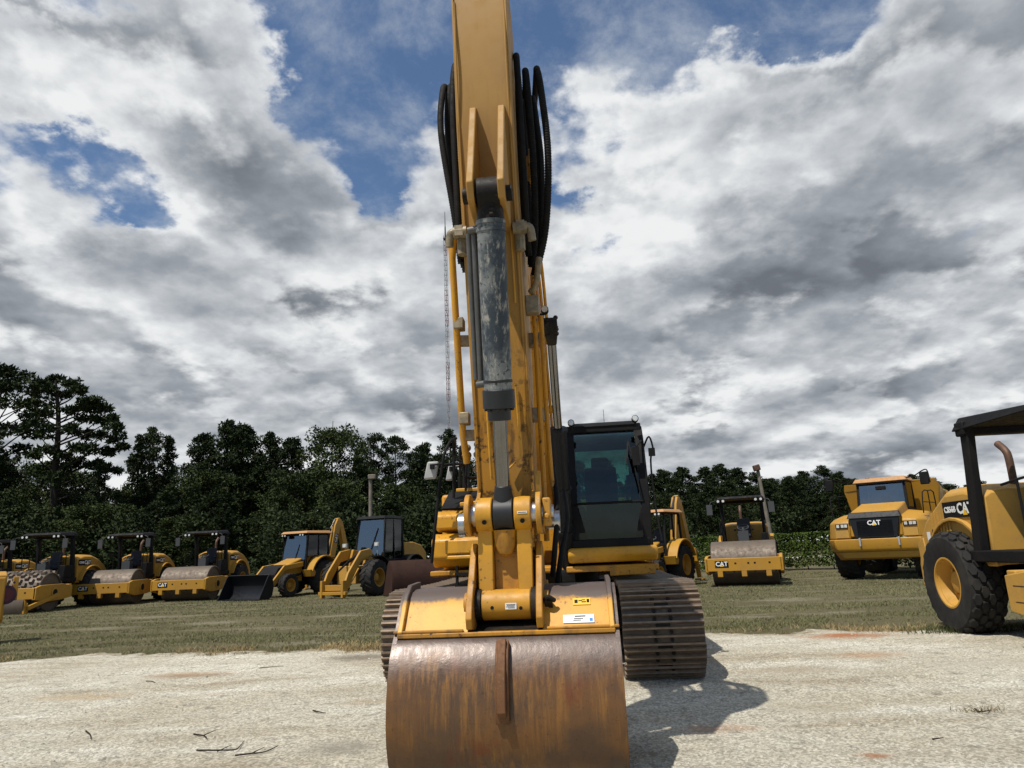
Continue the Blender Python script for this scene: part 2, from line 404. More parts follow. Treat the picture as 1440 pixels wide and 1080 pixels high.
# --- undercarriage
def track_path():
    pts = []; r = .50; z0 = .52; y0 = 1.98
    for i in range(25):
        t = -math.pi/2 - math.pi*i/24; pts.append((-y0 + r*math.cos(t), z0 + r*math.sin(t)))
    for i in range(1, 12): pts.append((-y0 + 2*y0*i/12, z0 + r - .02*math.sin(math.pi*i/12)))
    for i in range(25):
        t = math.pi/2 - math.pi*i/24; pts.append((y0 + r*math.cos(t), z0 + r*math.sin(t)))
    for i in range(1, 12): pts.append((y0 - 2*y0*i/12, z0 - r))
    return pts
def make_track(cx, w=.86):
    P = [Vector(p) for p in track_path()]; P.append(P[0]); Ls = [0]
    for i in range(1, len(P)): Ls.append(Ls[-1] + (P[i]-P[i-1]).length)
    n = 50; T = Ls[-1]
    def pos(s):
        s %= T
        for j in range(len(P)-1):
            if Ls[j+1] >= s: return P[j].lerp(P[j+1], (s-Ls[j])/max(1e-6, Ls[j+1]-Ls[j]))
    mb = MB(); bolts = MB()
    for k in range(n):
        a, b = pos(T*k/n), pos(T*(k+1)/n); c = (a+b)/2; d = (b-a).normalized(); ln = (b-a).length
        out = Vector((-d.y, d.x)); 
        if out.dot(c - Vector((max(-1.98, min(1.98, c.x)), .52))) < 0: out = -out
        Mx = Matrix(((1,0,0),(0,d.x,out.x),(0,d.y,out.y)))
        jw = rnd.uniform(-.006, .006)
        def C(u, v, x=0): q = c + d*u + out*v; return (cx + x + jw, q.x, q.y)
        mb.box(C(0, -.012), (w, ln*1.0, .018), Mx)
        mb.cur = 1
        for g, h in ((-.39, .026), (-.02, .040), (.35, .028)):
            mb.hexa([C(ln*g-.017, -.002, -w/2), C(ln*g+.017, -.002, -w/2), C(ln*g+.017, -.002, w/2), C(ln*g-.017, -.002, w/2)],
                    [C(ln*g-.009, h, -w/2+.004), C(ln*g+.009, h, -w/2+.004), C(ln*g+.009, h, w/2-.004), C(ln*g-.009, h, w/2-.004)])
        mb.cur = 0
        for sx in (-.085, .085):
            for u in (-.2, .17):
                bolts.cyl(C(ln*u, -.003, sx), C(ln*u, .018, sx), .021, n=6)
        bolts.box(C(ln*.48, -.006, 0), (.15, ln*.2, .026), Mx)
        for sx in (-.1, .1): bolts.box(C(0, -.055, sx), (.045, ln*.9, .08), Mx)
    t = mb.build('track_shoes', [MAT['track'], MAT['grouser']], ex, smooth=False)
    bolts.build('track_chain', MAT['chain'], t, smooth=False)
    f = MB(); f.prism([(-1.9,.42),(-1.6,.76),(1.6,.78),(1.95,.45),(1.6,.22),(-1.6,.22)], cx-.22, cx+.22)
    f.build('track_frame', MAT['yellow_worn'], t, bevel=.02)
    i = MB(); i.cyl((cx-.2,-1.98,.52),(cx+.2,-1.98,.52),.40,n=28); i.cyl((cx-.3,-1.98,.52),(cx+.3,-1.98,.52),.12)
    i.build('idler_wheel', MAT['oily'], t)
    i = MB()
    for k in range(21):
        a = 2*math.pi*k/21; i.box((cx, 1.98+.40*math.cos(a), .52+.40*math.sin(a)), (.07,.06,.06), (a,0,0))
    i.cyl((cx-.05,1.98,.52),(cx+.05,1.98,.52),.39,n=28); i.cyl((cx-.26,1.98,.52),(cx+.26,1.98,.52),.24)
    i.build('drive_sprocket', MAT['oily'], t)
    for k in range(7):
        q = MB(); y = -1.4 + 2.8*k/6; q.cyl((cx-.19,y,.16),(cx+.19,y,.16),.10,n=16); q.build('track_roller', MAT['oily'], t)
make_track(1.32); make_track(-1.32)
m = MB(); m.box((0,0,.78),(1.7,1.5,.42)); m.hexa([(-1.25,-1.1,.45),(1.25,-1.1,.45),(1.25,-.6,.45),(-1.25,-.6,.45)],[(-1.2,-.9,.85),(1.2,-.9,.85),(.8,-.5,.95),(-.8,-.5,.95)])
m.hexa([(-1.25,.6,.45),(1.25,.6,.45),(1.25,1.1,.45),(-1.25,1.1,.45)],[(-.8,.5,.95),(.8,.5,.95),(1.2,.9,.85),(-1.2,.9,.85)])
m.cyl((0,0,.98),(0,0,1.16),.72,n=40); m.build('car_body', MAT['oily'], ex, bevel=.02)

# --- upper structure
m = MB(); m.prism([(-1.40,1.18),(-1.40,1.24),(2.3,1.24),(2.3,1.16),(-1.2,1.16)], -1.42, 1.40); m.build('deck_plate', MAT['yellow_worn'], ex, bevel=.01)
m = MB(); m.prism([(-1.52,1.27),(-1.60,1.36),(-1.58,1.45),(-1.50,1.455),(1.0,1.44),(1.0,1.27)], .33, 1.42)
m.build('cab_base_skirt', MAT['yellow'], ex, bevel=.035, seg=3)
m = MB(); m.box((.86,-1.46,1.20),(1.12,.12,.07)); m.box((1.1,-1.50,1.16),(.55,.06,.10)); m.build('step_bar', MAT['yellow_worn'], ex, bevel=.012)
# image-left tool box, tank and steps
m = MB(); m.prism([(-1.28,1.28),(-1.42,1.40),(-1.42,1.62),(-1.30,1.70),(.2,1.70),(.2,1.28)], -1.40, -.55); m.build('tool_box', MAT['yellow'], ex, bevel=.03, seg=3)
m = MB(); m.prism([(-1.20,1.73),(-1.34,1.76),(-1.34,1.93),(-1.24,1.99),(.2,1.99),(.2,1.73)], -1.36, -.55); m.build('battery_box', MAT['yellow'], ex, bevel=.025, seg=3)
m = MB(); m.box((-.86,-1.405,1.84),(.34,.05,.15)); m.cyl((-.86,-1.42,1.85),(-.86,-1.44,1.85),.014); m.build('access_cover', MAT['yellow'], ex, bevel=.012)
m = MB(); m.box((-.90,-1.455,1.53),(.62,.05,.17)); m.box((-.90,-1.465,1.40),(.60,.03,.05)); m.build('box_door', MAT['yellow'], ex, bevel=.015)
m = MB(); m.hexa([(-1.30,-1.22,2.0),(-.55,-1.22,2.0),(-.55,-.6,2.24),(-1.30,-.6,2.24)],[(-1.30,-1.26,2.03),(-.55,-1.26,2.03),(-.55,-.62,2.30),(-1.30,-.62,2.30)])
m.build('anti_slip_panel', MAT['black'], ex, bevel=.01)
for p_, q_ in (((-1.02,-1.40,2.06),(-.5,-1.36,2.09)),((-1.2,-.62,2.31),(-.5,-.62,2.31))):
    m = MB(); m.bar(p_, q_, .055, .05); m.build('step_tread', MAT['yellow'], ex, bevel=.01)
m = MB()
for k in range(3): m.box((-.82,-1.52-.0*k,1.20-.15*k),(.5,.18,.03))
m.bar((-1.06,-1.5,1.3),(-1.06,-1.5,.86),.03,.05); m.bar((-.58,-1.5,1.3),(-.58,-1.5,.86),.03,.05)
m.build('access_step', MAT['black'], ex)
m = MB(); m.prism([(-.6,1.24),(-.6,2.26),(2.2,2.28),(2.2,1.24)], -1.42, -.5); m.build('fuel_tank', MAT['yellow_worn'], ex, bevel=.04)
m = MB(); m.prism([(.3,1.24),(.3,2.30),(.5,2.42),(2.2,2.42),(2.2,1.24)], -.5, .34); m.build('engine_hood', MAT['yellow'], ex, bevel=.04)
m = MB()
for k in range(3): m.box((-.1,.29,2.0+.1*k),(.72,.03,.05))
m.build('hood_grille', MAT['black'], ex)
m = MB(); m.prism([(.8,1.24),(.8,2.1),(2.2,2.1),(2.2,1.24)], .345, 1.40); m.build('side_panel', MAT['yellow_worn'], ex, bevel=.03)
m = MB(); ring = []
for z, e in ((1.0,.0),(1.1,.05),(2.1,.05),(2.3,-.05)):
    q = []
    for i in range(17):
        a = math.pi*i/16; q.append((1.45*math.cos(a), 2.22 + (1.0+e)*math.sin(a)**.8, z))
    ring.append(q)
m.loft(ring); m.build('counterweight', MAT['yellow'], ex, bevel=.02)
m = MB(); m.cyl((-.2,1.2,2.42),(-.2,1.2,2.95),.07); m.build('exhaust_stack', MAT['copper'], ex)
# handrails
m = MB(); hr = []
tp = lambda *p: m.tube([xl(*q) for q in p], .019, 8, 5)
tp((607,792,9.05),(612,740,9.05),(621,660,9.1),(627,633,9.15),(637,618,9.3),(638,640,9.5),(638,700,9.5))
tp((638,700,9.5),(639,640,9.5),(640,615,9.5))
tp((648,640,10.4),(651,622,10.2),(656,633,10.0),(655,690,10.0)); tp((646,700,10.4),(647,650,10.4),(648,628,10.4),(658,640,10.8),(659,690,10.8))
tp((615,655,9.1),(650,652,9.9)); tp((655,672,10.2),(690,671,10.4)); tp((652,692,10.2),(652,655,10.2),(641,645,9.8))
m.build('handrail', MAT['black'], ex)
for px, py, Y, w in ((606,660,8.95,.155),(633,663,9.6,.10)):
    q = xl(px, py, Y); mm = MB(); mm.hexa([(q.x-w/2-.02,q.y,q.z-.12),(q.x+w/2-.02,q.y,q.z-.12),(q.x+w/2-.02,q.y+.06,q.z-.12),(q.x-w/2-.02,q.y+.06,q.z-.12)],
        [(q.x-w/2+.03,q.y,q.z+.10),(q.x+w/2+.02,q.y,q.z+.10),(q.x+w/2+.02,q.y+.06,q.z+.10),(q.x-w/2+.03,q.y+.06,q.z+.10)])
    mo = mm.build('rear_view_mirror', MAT['greylight'], ex, bevel=.02)
    a = MB(); a.box((q.x+.02,q.y-.02,q.z+.03),(.05,.05,.06)); a.tube([(q.x+.02,q.y-.03,q.z+.05),(q.x+.14,q.y,q.z+.06)],.012); a.build('mirror_arm', MAT['black'], mo)

# --- cab
CX0, CX1, CF, CB, CZ0, CZ1 = .385, 1.37, -1.52, .45, 1.40, 3.03
m = MB()
def post(a, b, w=.09, h=.11): m.bar(a, b, w, h, (0,1,0))
fx0, fx1 = CX0+.05, CX1-.05
F = [(-1.52,1.42),(-1.56,1.75),(-1.53,2.25),(-1.36,2.80),(-1.22,2.98)]
for x, w in ((fx0,.10),(fx1,.11)):
    m.loft([[(x-w/2,y,z),(x+w/2,y,z),(x+w/2,y+.10,z),(x-w/2,y+.10,z)] for y, z in F])
m.box((.86,-1.50,1.47),(.95,.10,.16)); m.box((.86,-1.20,2.965),(1.0,.14,.10)); m.box((.86,-1.535,1.985),(.90,.05,.03))
m.hexa([(fx0,-1.53,1.55),(fx0+.16,-1.53,1.55),(fx0+.06,-1.50,1.55),(fx0,-1.50,1.55)],[(fx0,-1.545,1.95),(fx0+.06,-1.545,1.95),(fx0+.05,-1.51,1.95),(fx0,-1.51,1.95)])
m.hexa([(fx1-.16,-1.53,1.55),(fx1,-1.53,1.55),(fx1,-1.50,1.55),(fx1-.06,-1.50,1.55)],[(fx1-.06,-1.545,1.95),(fx1,-1.545,1.95),(fx1,-1.51,1.95),(fx1-.05,-1.51,1.95)])
for x in (fx0, fx1): post((x,CB-.05,1.40),(x,CB-.05,2.95)); m.bar((x,-1.2,2.96),(x,CB,2.96),.08,.09); m.bar((x,-1.45,1.45),(x,CB,1.45),.08,.10); post((x,-.35,1.45),(x,-.35,2.95),.06,.07)
m.box((.86,CB-.04,1.7),(.9,.06,.6)); m.box((.86,CB-.04,2.95),(.95,.08,.10))
m.box((.86,-.5,1.42),(1.0,1.9,.05))
cabf = m.build('cab_frame', MAT['black'], ex, bevel=.02)
m = MB(); m.hexa([(CX0+.02,-1.30,2.99),(CX1-.02,-1.30,2.99),(CX1-.02,CB,2.99),(CX0+.02,CB,2.99)],[(CX0+.08,-1.18,3.06),(CX1-.08,-1.18,3.06),(CX1-.08,CB-.08,3.07),(CX0+.08,CB-.08,3.07)])
m.build('cab_roof', MAT['black'], ex, bevel=.03)
m = MB(); G = [(-1.525,2.0),(-1.505,2.25),(-1.335,2.80),(-1.25,2.92)]
m.loft([[(fx0+.05,y,z),(fx1-.05,y,z),(fx1-.05,y+.012,z),(fx0+.05,y+.012,z)] for y, z in G]); wsh = m.build('windshield', MAT['glass'], ex)
m = MB(); m.tube([(1.17,-1.46,2.75),(1.20,-1.56,2.55),(1.26,-1.60,2.1)],.010); m.bar((1.17,-1.44,2.74),(1.13,-1.53,2.45),.02,.012); m.build('wiper', MAT['black'], wsh)
m = MB(); m.box((.86,-1.527,1.76),(.80,.012,.42)); m.build('lower_window', MAT['glass_dark'], ex)
m = MB(); m.box((.86,CB-.04,2.45),(.88,.010,.92)); m.build('rear_window', MAT['glass'], ex)
for x in (fx0, fx1): m = MB(); m.box((x,-.45,2.25),(.010,1.6,1.35)); m.build('side_window', MAT['glass'], ex)
m = MB(); m.box((.83,-.35,1.86),(.50,.52,.16)); m.prism([(-.16,1.9),(-.06,1.92),(.06,2.52),(.0,2.60),(-.08,2.58)], .60, 1.06)
m.prism([(-.02,2.55),(.05,2.55),(.07,2.72),(.02,2.75),(-.05,2.72)], .71, .95); m.build('operator_seat', MAT['seat'], ex, bevel=.04, seg=3)
m = MB(); m.box((.83,-.35,1.62),(.45,.45,.34)); m.box((.50,-.5,1.95),(.14,.6,.10)); m.box((1.15,-.5,1.95),(.14,.6,.10))
for x in (.50,1.15): m.cyl((x,-.74,2.0),(x,-.78,2.22),.02); m.ball((x,-.78,2.24),.035)
m.build('control_console', MAT['grey'], ex, bevel=.02)
m = MB(); m.box((.86,-1.12,1.66),(.30,.05,.30)); m.bar((.78,-1.1,1.5),(.76,-1.2,1.95),.03,.03); m.bar((.94,-1.1,1.5),(.96,-1.2,1.95),.03,.03)
m.build('travel_pedals', MAT['grey'], ex)
m = MB(); m.box((1.20,-1.15,2.25),(.14,.04,.20)); m.bar((1.2,-1.13,2.0),(1.2,-1.13,2.2),.03,.03); m.build('monitor', MAT['blackgloss'], ex, bevel=.01)
for px, py, Y in ((803,595,8.98),(893,589,8.95)):
    q = xl(px, py, Y); m = MB(); m.cyl((q.x,q.y+.05,q.z),(q.x,q.y-.03,q.z),.043,n=20); m.cyl((q.x,q.y+.02,q.z-.10),(q.x,q.y+.02,q.z),.014); lo = m.build('cab_light', MAT['black'], ex)
    m = MB(); m.cyl((q.x,q.y-.03,q.z),(q.x,q.y-.042,q.z),.037,.03,n=20); m.build('lens', MAT['lamp'], lo)
m = MB(); m.tube([(1.36,-1.35,2.66),(1.44,-1.42,2.80),(1.48,-1.42,2.62),(1.44,-1.40,2.5),(1.44,-1.44,2.0),(1.48,-1.50,1.5)],.012,6,4)
m.box((1.46,-1.42,2.60),(.08,.05,.10)); m.build('grab_rail', MAT['black'], ex)
m = MB(); m.prism([(-1.60,2.42),(-1.58,2.66),(-1.55,2.66),(-1.57,2.42)], 1.20, 1.29); m.tube([(1.26,-1.58,2.66),(1.34,-1.40,2.76)],.012); m.build('cab_mirror', MAT['black'], ex, bevel=.02)
m = MB(); m.tube([(.95,.2,3.05),(.95,.2,3.5)],.006,5,r1=.003); m.build('antenna', MAT['black'], ex)
for x0 in (-.44, .16):
    m = MB(); m.prism([(-1.2,1.24),(-1.2,1.5),(.0,2.35),(.3,2.35),(.3,1.24)], x0, x0+.06); m.build('boom_bracket', MAT['yellow_worn'], ex, bevel=.01)

# --- boom
BXO = -.11
m = MB(); B = [(-.32,1.82),(-.58,2.15),(-1.5,3.15),(-2.3,3.80),(-3.0,4.08),(-4.6,4.22),(-5.15,4.20),(-5.30,4.40),(-5.22,4.64),(-4.9,4.72),(-3.4,5.06),(-2.85,5.08),(-2.3,4.86),(-1.0,3.55),(-.1,2.35),(-.05,2.0),(-.16,1.84)]
def clipped(prof, ylim):        # portion of the boom behind the stick pivot
    return [p for p in prof if p[0] > ylim]
main = [(-.32,1.82),(-.58,2.15),(-1.5,3.15),(-2.3,3.80),(-3.0,4.08),(-4.45,4.21),(-4.45,4.80),(-3.4,5.06),(-2.85,5.08),(-2.3,4.86),(-1.0,3.55),(-.1,2.35),(-.05,2.0),(-.16,1.84)]
m.prism(main, BXO-.255, BXO+.255); bo = m.build('boom', MAT['yellow_worn'], ex, bevel=.012)
fork = [(-4.46,4.19),(-5.15,4.20),(-5.36,4.33),(-5.40,4.50),(-5.28,4.66),(-4.9,4.72),(-4.46,4.82)]
for x0, x1 in ((-.30,-.225),(.225,.30)):
    m = MB(); m.prism(fork, x0, x1); m.cyl((x0-.02,-5.24,4.45),(x1+.02,-5.24,4.45),.15,n=24); m.build('boom_nose_plate', MAT['yellow_worn'], bo, bevel=.01)
m = MB()
for x in (.275, .315, .36):
    m.tube([(BXO+x,-.9,2.75),(BXO+x,-2.2,4.2),(BXO+x,-3.1,4.62),(BXO+x,-4.7,4.52)],.019,8,5)
for y, z in ((-1.3,3.25),(-2.0,4.0),(-3.4,4.6),(-4.2,4.56)): m.box((BXO+.31,y,z),(.16,.10,.09))
for x in (-.275, -.315): m.tube([(BXO+x,-.9,2.75),(BXO+x,-2.2,4.2),(BXO+x,-3.1,4.62),(BXO+x,-4.7,4.52)],.019,8,5)
m.build('hydraulic_line', MAT['yellow'], bo)
m = MB(); q = xl(766,436,7.45); m.cyl((q.x,q.y+.04,q.z),(q.x,q.y-.03,q.z),.042,n=18); m.bar((q.x,q.y,q.z-.045),(BXO+.25,q.y,q.z-.06),.03,.02); lo = m.build('boom_light', MAT['black'], ex)
m = MB(); m.cyl((q.x,q.y-.03,q.z),(q.x,q.y-.04,q.z),.035,n=18); m.build('lens', MAT['lamp'], lo)
# boom cylinders
for sx in (-1, 1):
    off = .315 if sx > 0 else -.53
    T = xl(771,460,7.62); Bt = xl(786,806,9.25); T.x = off; Bt.x = off
    T = Vector((off, T.y, T.z)); Bt = Vector((off, Bt.y, Bt.z)); G = T.lerp(Bt, .40)
    m = MB(); m.cyl(Bt, G, .098, n=24); m.cyl(G.lerp(Bt,.0), G.lerp(T,.03), .112, n=24); m.cyl(Bt-Vector((.08,0,0)), Bt+Vector((.08,0,0)), .13, n=24)
    m.tube([Bt.lerp(G,.1)+Vector((.0,-.12,0)), Bt.lerp(G,.55)+Vector((.0,-.12,0)), Bt.lerp(G,.97)+Vector((0,-.11,0))], .018, 8)
    for t in (.3,.6): m.cyl(Bt.lerp(G,t), Bt.lerp(G,t+.02), .112, n=24)
    cy = m.build('boom_cylinder', MAT['blackgloss'] if sx > 0 else MAT['black'], ex)
    m = MB(); m.cyl(G.lerp(T,.03), T, .050, n=24); m.build('cylinder_rod', MAT['chrome'], cy)
    m = MB(); m.cyl(T-Vector((.075,0,0)), T+Vector((.075,0,0)), .105, n=24); m.cyl(T, T.lerp(G,.16), .085, .055, n=16)
    for k in range(10):
        a = k*.63; m.ball(T+Vector((.06*math.cos(k*2.1),.10*math.cos(a),.10*math.sin(a))), .028, 6, 5)
    m.build('rod_eye', MAT['oily'], cy)
    m = MB(); m.cyl((BXO+sx*.20,T.y,T.z),(off,T.y,T.z),.075,n=20); m.build('cylinder_pin', MAT['yellow_worn'], cy)

# --- stick
SW = .197
m = MB()
st = [(-5.30,1.16),(-5.335,1.87),(-5.885,4.52),(-5.975,5.53),(-5.96,5.80),(-5.70,5.90),(-5.42,5.75),(-5.02,4.75),(-4.88,4.25),(-4.90,3.3),(-5.02,1.9),(-5.05,1.10),(-5.12,.96),(-5.24,.99)]
m.prism(st, -SW, SW); sk = m.build('stick', MAT['stick_tan'], ex, bevel=.012)
m = MB(); m.cyl((-.26,-5.18,1.10),(.26,-5.18,1.10),.125,n=24); m.build('stick_nose_boss', MAT['yellow'], sk)
m = MB()
for x in (-SW-.003, SW+.003): m.prism([(-5.28,2.35),(-5.335,1.87),(-5.42,1.80),(-5.30,1.5),(-5.05,1.5),(-5.03,2.35)], x-.014, x+.014)
m.build('nose_reinforcement', MAT['yellow_worn'], sk, bevel=.005)
for sg in (-1, 1):   # side plates stand proud of the front plate, with a weld bead along the corner
    x0 = sg*(SW-.004); m = MB(); m.prism([(y-(.012 if y < -5.25 else -.012), z) for y, z in st[:-2]]+[(-5.12,1.0),(-5.24,1.02)], min(x0, x0+sg*.016), max(x0, x0+sg*.016)); m.build('stick_side_plate', MAT['stick_tan'], sk, bevel=.004)
    m = MB(); m.tube([(sg*(SW-.008), y-.003, z) for y, z in st[1:4]], .0085, 6, 10); m.build('weld_bead', MAT['stick_tan'], sk)
# bucket cylinder ears
EY, EZ, EX = -6.10, 3.83, .042
for x in (-.075, .135):
    m = MB(); m.prism([(-5.89,4.66),(-5.955,4.62),(-6.20,3.96),(-6.25,3.86),(-6.20,3.75),(-6.03,3.72),(-5.72,3.72)], x-.024, x+.024)
    m.build('cylinder_bracket', MAT['stick_tan'], sk, bevel=.008)
    m = MB(); m.tube([(x-.026,-5.885,4.60),(x-.026,-5.80,4.15),(x-.026,-5.735,3.80)],.009,6,5); m.build('weld_bead', MAT['stick_tan'], sk)
m = MB(); m.cyl((-.14,EY,EZ),(.20,EY,EZ),.055,n=20); m.build('bracket_pin', MAT['oily'], sk)
# stick back cylinder (on the rear face)
m = MB(); a, b = Vector((0,-5.45,5.62)), Vector((0,-3.35,5.30)); m.cyl(b, b.lerp(a,.6), .105, n=20); m.cyl(b.lerp(a,.58), b.lerp(a,.64), .12, n=20); sc = m.build('stick_cylinder', MAT['black'], ex)
m = MB(); m.cyl(b.lerp(a,.6), a, .05, n=16); m.build('cylinder_rod', MAT['chrome'], sc)
# bucket cylinder: base eye E to rod pin A
E = Vector((EX, EY, EZ)); A = xl(705,723,5.02); A.x = 0; A = Vector((0, A.y, A.z)); ax = (A-E).normalized(); Ln = (A-E).length
P_ = lambda s: E + ax*s
def on_axis(py):   # distance along the cylinder where it shows at this height
    best = min(range(0, 400), key=lambda i: abs(proj(P_(Ln*i/399))[1]-py)); return Ln*best/399
EXM = EXI.inverted()
def proj(p):
    q = CR.transposed() @ ((EXM @ Vector(p)) - Vector((0,0,CAMZ))); return (720 - FPX*q.x/q.z, 540 + FPX*q.y/q.z)
s310, s545, s572, s592 = [on_axis(y) for y in (312, 548, 574, 591)]
m = MB(); m.cyl(P_(s310-.01), P_(s545), .098, n=36)
for s_, r_ in ((s310,.104),(s310+.05,.104)): m.cyl(P_(s_), P_(s_+.02), r_, n=36)
bc = m.build('bucket_cylinder', MAT['cylinder'], ex)
m = MB(); m.cyl(P_(s545), P_(s572), .112, n=36); m.cyl(P_(s572), P_(s592), .080, n=30); m.cyl(P_(s545-.07), P_(s545-.05), .102, n=36)
_, fx, fy = frame(ax)
for k in range(8):
    a = 2*math.pi*k/8; d = fx*math.cos(a)+fy*math.sin(a); m.cyl(P_(s572)+d*.092, P_(s572+.018)+d*.092, .014, n=6)
m.build('cylinder_head', flat('cylinder_head_paint', (.014,.016,.019), .5, .1, .5, .4, 30), bc, bevel=.004)
m = MB(); m.cyl(P_(s310-.01), P_(.06), .097, .088, n=30); m.cyl(E-Vector((.075,0,0)), E+Vector((.075,0,0)), .118, n=28)
for k in range(26): m.ball(P_(rnd.uniform(-.03,.2))+fx*rnd.choice((-1,1))*rnd.uniform(.06,.085)+fy*rnd.uniform(-.06,.06), rnd.uniform(.02,.035), 6, 5)
m.build('cylinder_eye', MAT['oily'], bc)
m = MB(); m.cyl(P_(s592-.01), A - ax*.10, .050, n=30); m.build('cylinder_rod', MAT['chrome'], bc)
m = MB(); m.cyl(A-Vector((.068,0,0)), A+Vector((.068,0,0)), .118, n=32); m.cyl(A-ax*.20, A-ax*.08, .056, .075, n=24); m.build('rod_eye', flat('rod_eye_paint', (.011,.011,.013), .5, .05, .5, .3, 20), bc, bevel=.006)
# pipe along the cylinder's left flank
m = MB(); side = Vector((-.125,.05,0)); m.tube([P_(s310+.02)+side, P_(s545-.06)+side], .021, 10); m.tube([P_(s310+.03)+Vector((-.17,.09,0)), P_(s545-.1)+Vector((-.165,.09,0))], .02, 10)
m.cyl(P_(s310+.04)+Vector((-.16,.02,0)), P_(s310+.04)+Vector((-.08,.0,0)), .026); m.cyl(P_(s545-.05)+Vector((-.15,.03,0)), P_(s545-.05)+Vector((-.07,.0,0)), .024)
m.build('cylinder_pipe', flat('pipe_grey_paint', (.09,.09,.085), .5, .1, .5, .5, 12), bc)
# tool lines on the left of the stick
def st_face(z):   # y of the stick's front face at height z
    return -5.335 - .55*(z-1.87)/2.65
m = MB(); X = -.315
m.tube([(X+.02,st_face(3.75)+.10,3.75),(X,st_face(3.6)+.10,3.6),(X,st_face(2.3)+.12,2.3),(X+.01,st_face(2.15)+.18,2.1)], .026, 10)
m.tube([(X-.015,st_face(3.75)+.15,3.75),(X-.01,st_face(3.05)+.15,3.05)], .020, 8)
m.build('tool_line', MAT['yellow'], sk)
for z in (3.12, 2.42):
    m = MB(); m.box((X+.02,st_face(z)+.13,z),(.075,.10,.09)); m.bar((X,st_face(z-.12)+.14,z-.12),(-SW+.01,st_face(z-.12)+.16,z-.12),.06,.08); m.build('line_clamp', MAT['fitting'], sk, bevel=.008)
m = MB()
for k in range(7): m.ball((X+.05+rnd.uniform(-.05,.07), st_face(2.1)+.2+rnd.uniform(-.05,.05), 2.12+rnd.uniform(-.05,.12)), rnd.uniform(.02,.035), 8, 6)
m.tube([(X+.06,st_face(2.1)+.2,2.16),(X+.14,st_face(2.1)+.2,2.18)],.016); m.tube([(X+.05,st_face(2.1)+.2,2.05),(X+.14,st_face(2.1)+.2,2.05)],.014)
m.build('line_coupling', MAT['fitting'], sk)
# right side small yellow pipe on the stick face and grease lines
for pts, r_ in (([(.115,st_face(2.62)-.02,2.62),(.125,st_face(2.1)-.02,2.10),(.03,st_face(2.03)-.03,2.02)],.009),([(-.105,st_face(2.6)-.02,2.6),(-.10,st_face(2.0)-.02,1.95)],.011),([(.150,st_face(4.1)-.02,4.12),(.152,st_face(3.2)-.02,3.2)],.007)):
    m = MB(); m.tube(pts, r_, 6); m.build('grease_line', MAT['yellow'], sk)
m = MB(); m.prism([(st_face(4.3)-.06,4.28),(st_face(4.2)-.10,4.2),(st_face(3.95)-.06,3.9),(st_face(3.95)+.02,3.9),(st_face(4.3)+.02,4.28)], .135, .150); m.build('hose_guide', MAT['stick_tan'], sk)
# fittings beside the bracket
for sx in (-1, 1):
    m = MB(); z = 3.72; y = st_face(z) - .06
    m.cyl((sx*.17,y,z),(sx*.27,y,z),.045,n=12); m.tube([(sx*.24,y,z),(sx*.29,y,z-.005),(sx*.305,y+.02,z-.10)],.030,10,4); m.box((sx*.225,y,z),(.06,.085,.08)); m.cyl((sx*.215,y+.04,z-.01),(sx*.215,y+.04,z-.16),.036,n=8)
    m.build('elbow_fitting', MAT['fitting'], sk, bevel=.005)
# hoses
def hose(pts, r): 
    m = MB(); m.tube(pts, r, 12, 8, ribs=.022); m.build('hydraulic_hose', MAT['rubber'], ex)
for dx, top, r, y0 in ((0.03, .17, .027, 0), (-.085, .06, .027, .10), (-.045, .12, .027, .18), (-.075, -.12, .024, .28)):
    hose([(-.255+dx*.2,-5.55+y0,3.62),(-.268+dx*.4,-5.64+y0,4.0),(-.298+dx*1.0,-5.68+y0,4.60+top),(-.298+dx,-5.60+y0,5.02+top),(-.295+dx,-5.40+y0,5.22+top),(-.27+dx*.7,-4.95,5.15+top*.6),(-.27,-4.35,4.86),(-.28,-3.6,5.05)], r)
for dx, top, r, y0 in ((-.055, .21, .027, 0), (.005, .17, .029, .14), (.105, .10, .029, .04), (-.085, .12, .027, .2), (.055, -.05, .025, .2), (-.05, .02, .027, .32), (.03, .06, .027, .36)):
    hose([(.265+dx*.2,-5.40+y0*.5,3.60-dx*1.2),(.305+dx*.9,-5.54+y0,3.85),(.325+dx*1.2,-5.66+y0,4.4),(.310+dx*1.1,-5.64+y0,4.85+top),(.295+dx,-5.54+y0,5.12+top),(.28+dx,-5.30+y0,5.26+top),(.26+dx*.7,-4.95,5.17+top*.6),(.20,-4.35,4.86),(.14,-3.6,5.08)], r)
m = MB(); m.tube([(.25,-5.40,3.36),(.30,-5.46,3.40),(.335,-5.5,3.6)],.024,10,5); m.box((.26,-5.38,3.26),(.10,.10,.14)); m.build('hose_elbow', MAT['fitting'], sk, bevel=.006)
for z in (2.45, 3.05):
    m = MB(); m.box((SW+.055,-5.15,z),(.09,.11,.10)); m.build('hose_clamp', MAT['fitting'], sk, bevel=.006)
m = MB(); m.tube([(SW+.07,-5.15,1.5),(SW+.07,-5.2,2.4),(SW+.07,-5.3,3.3),(SW+.08,-5.4,3.5)],.020,8,4); m.tube([(SW+.13,-5.1,1.9),(SW+.12,-5.15,2.4),(SW+.12,-5.3,3.2)],.018,8,4); m.build('stick_line', MAT['yellow_worn'], sk)

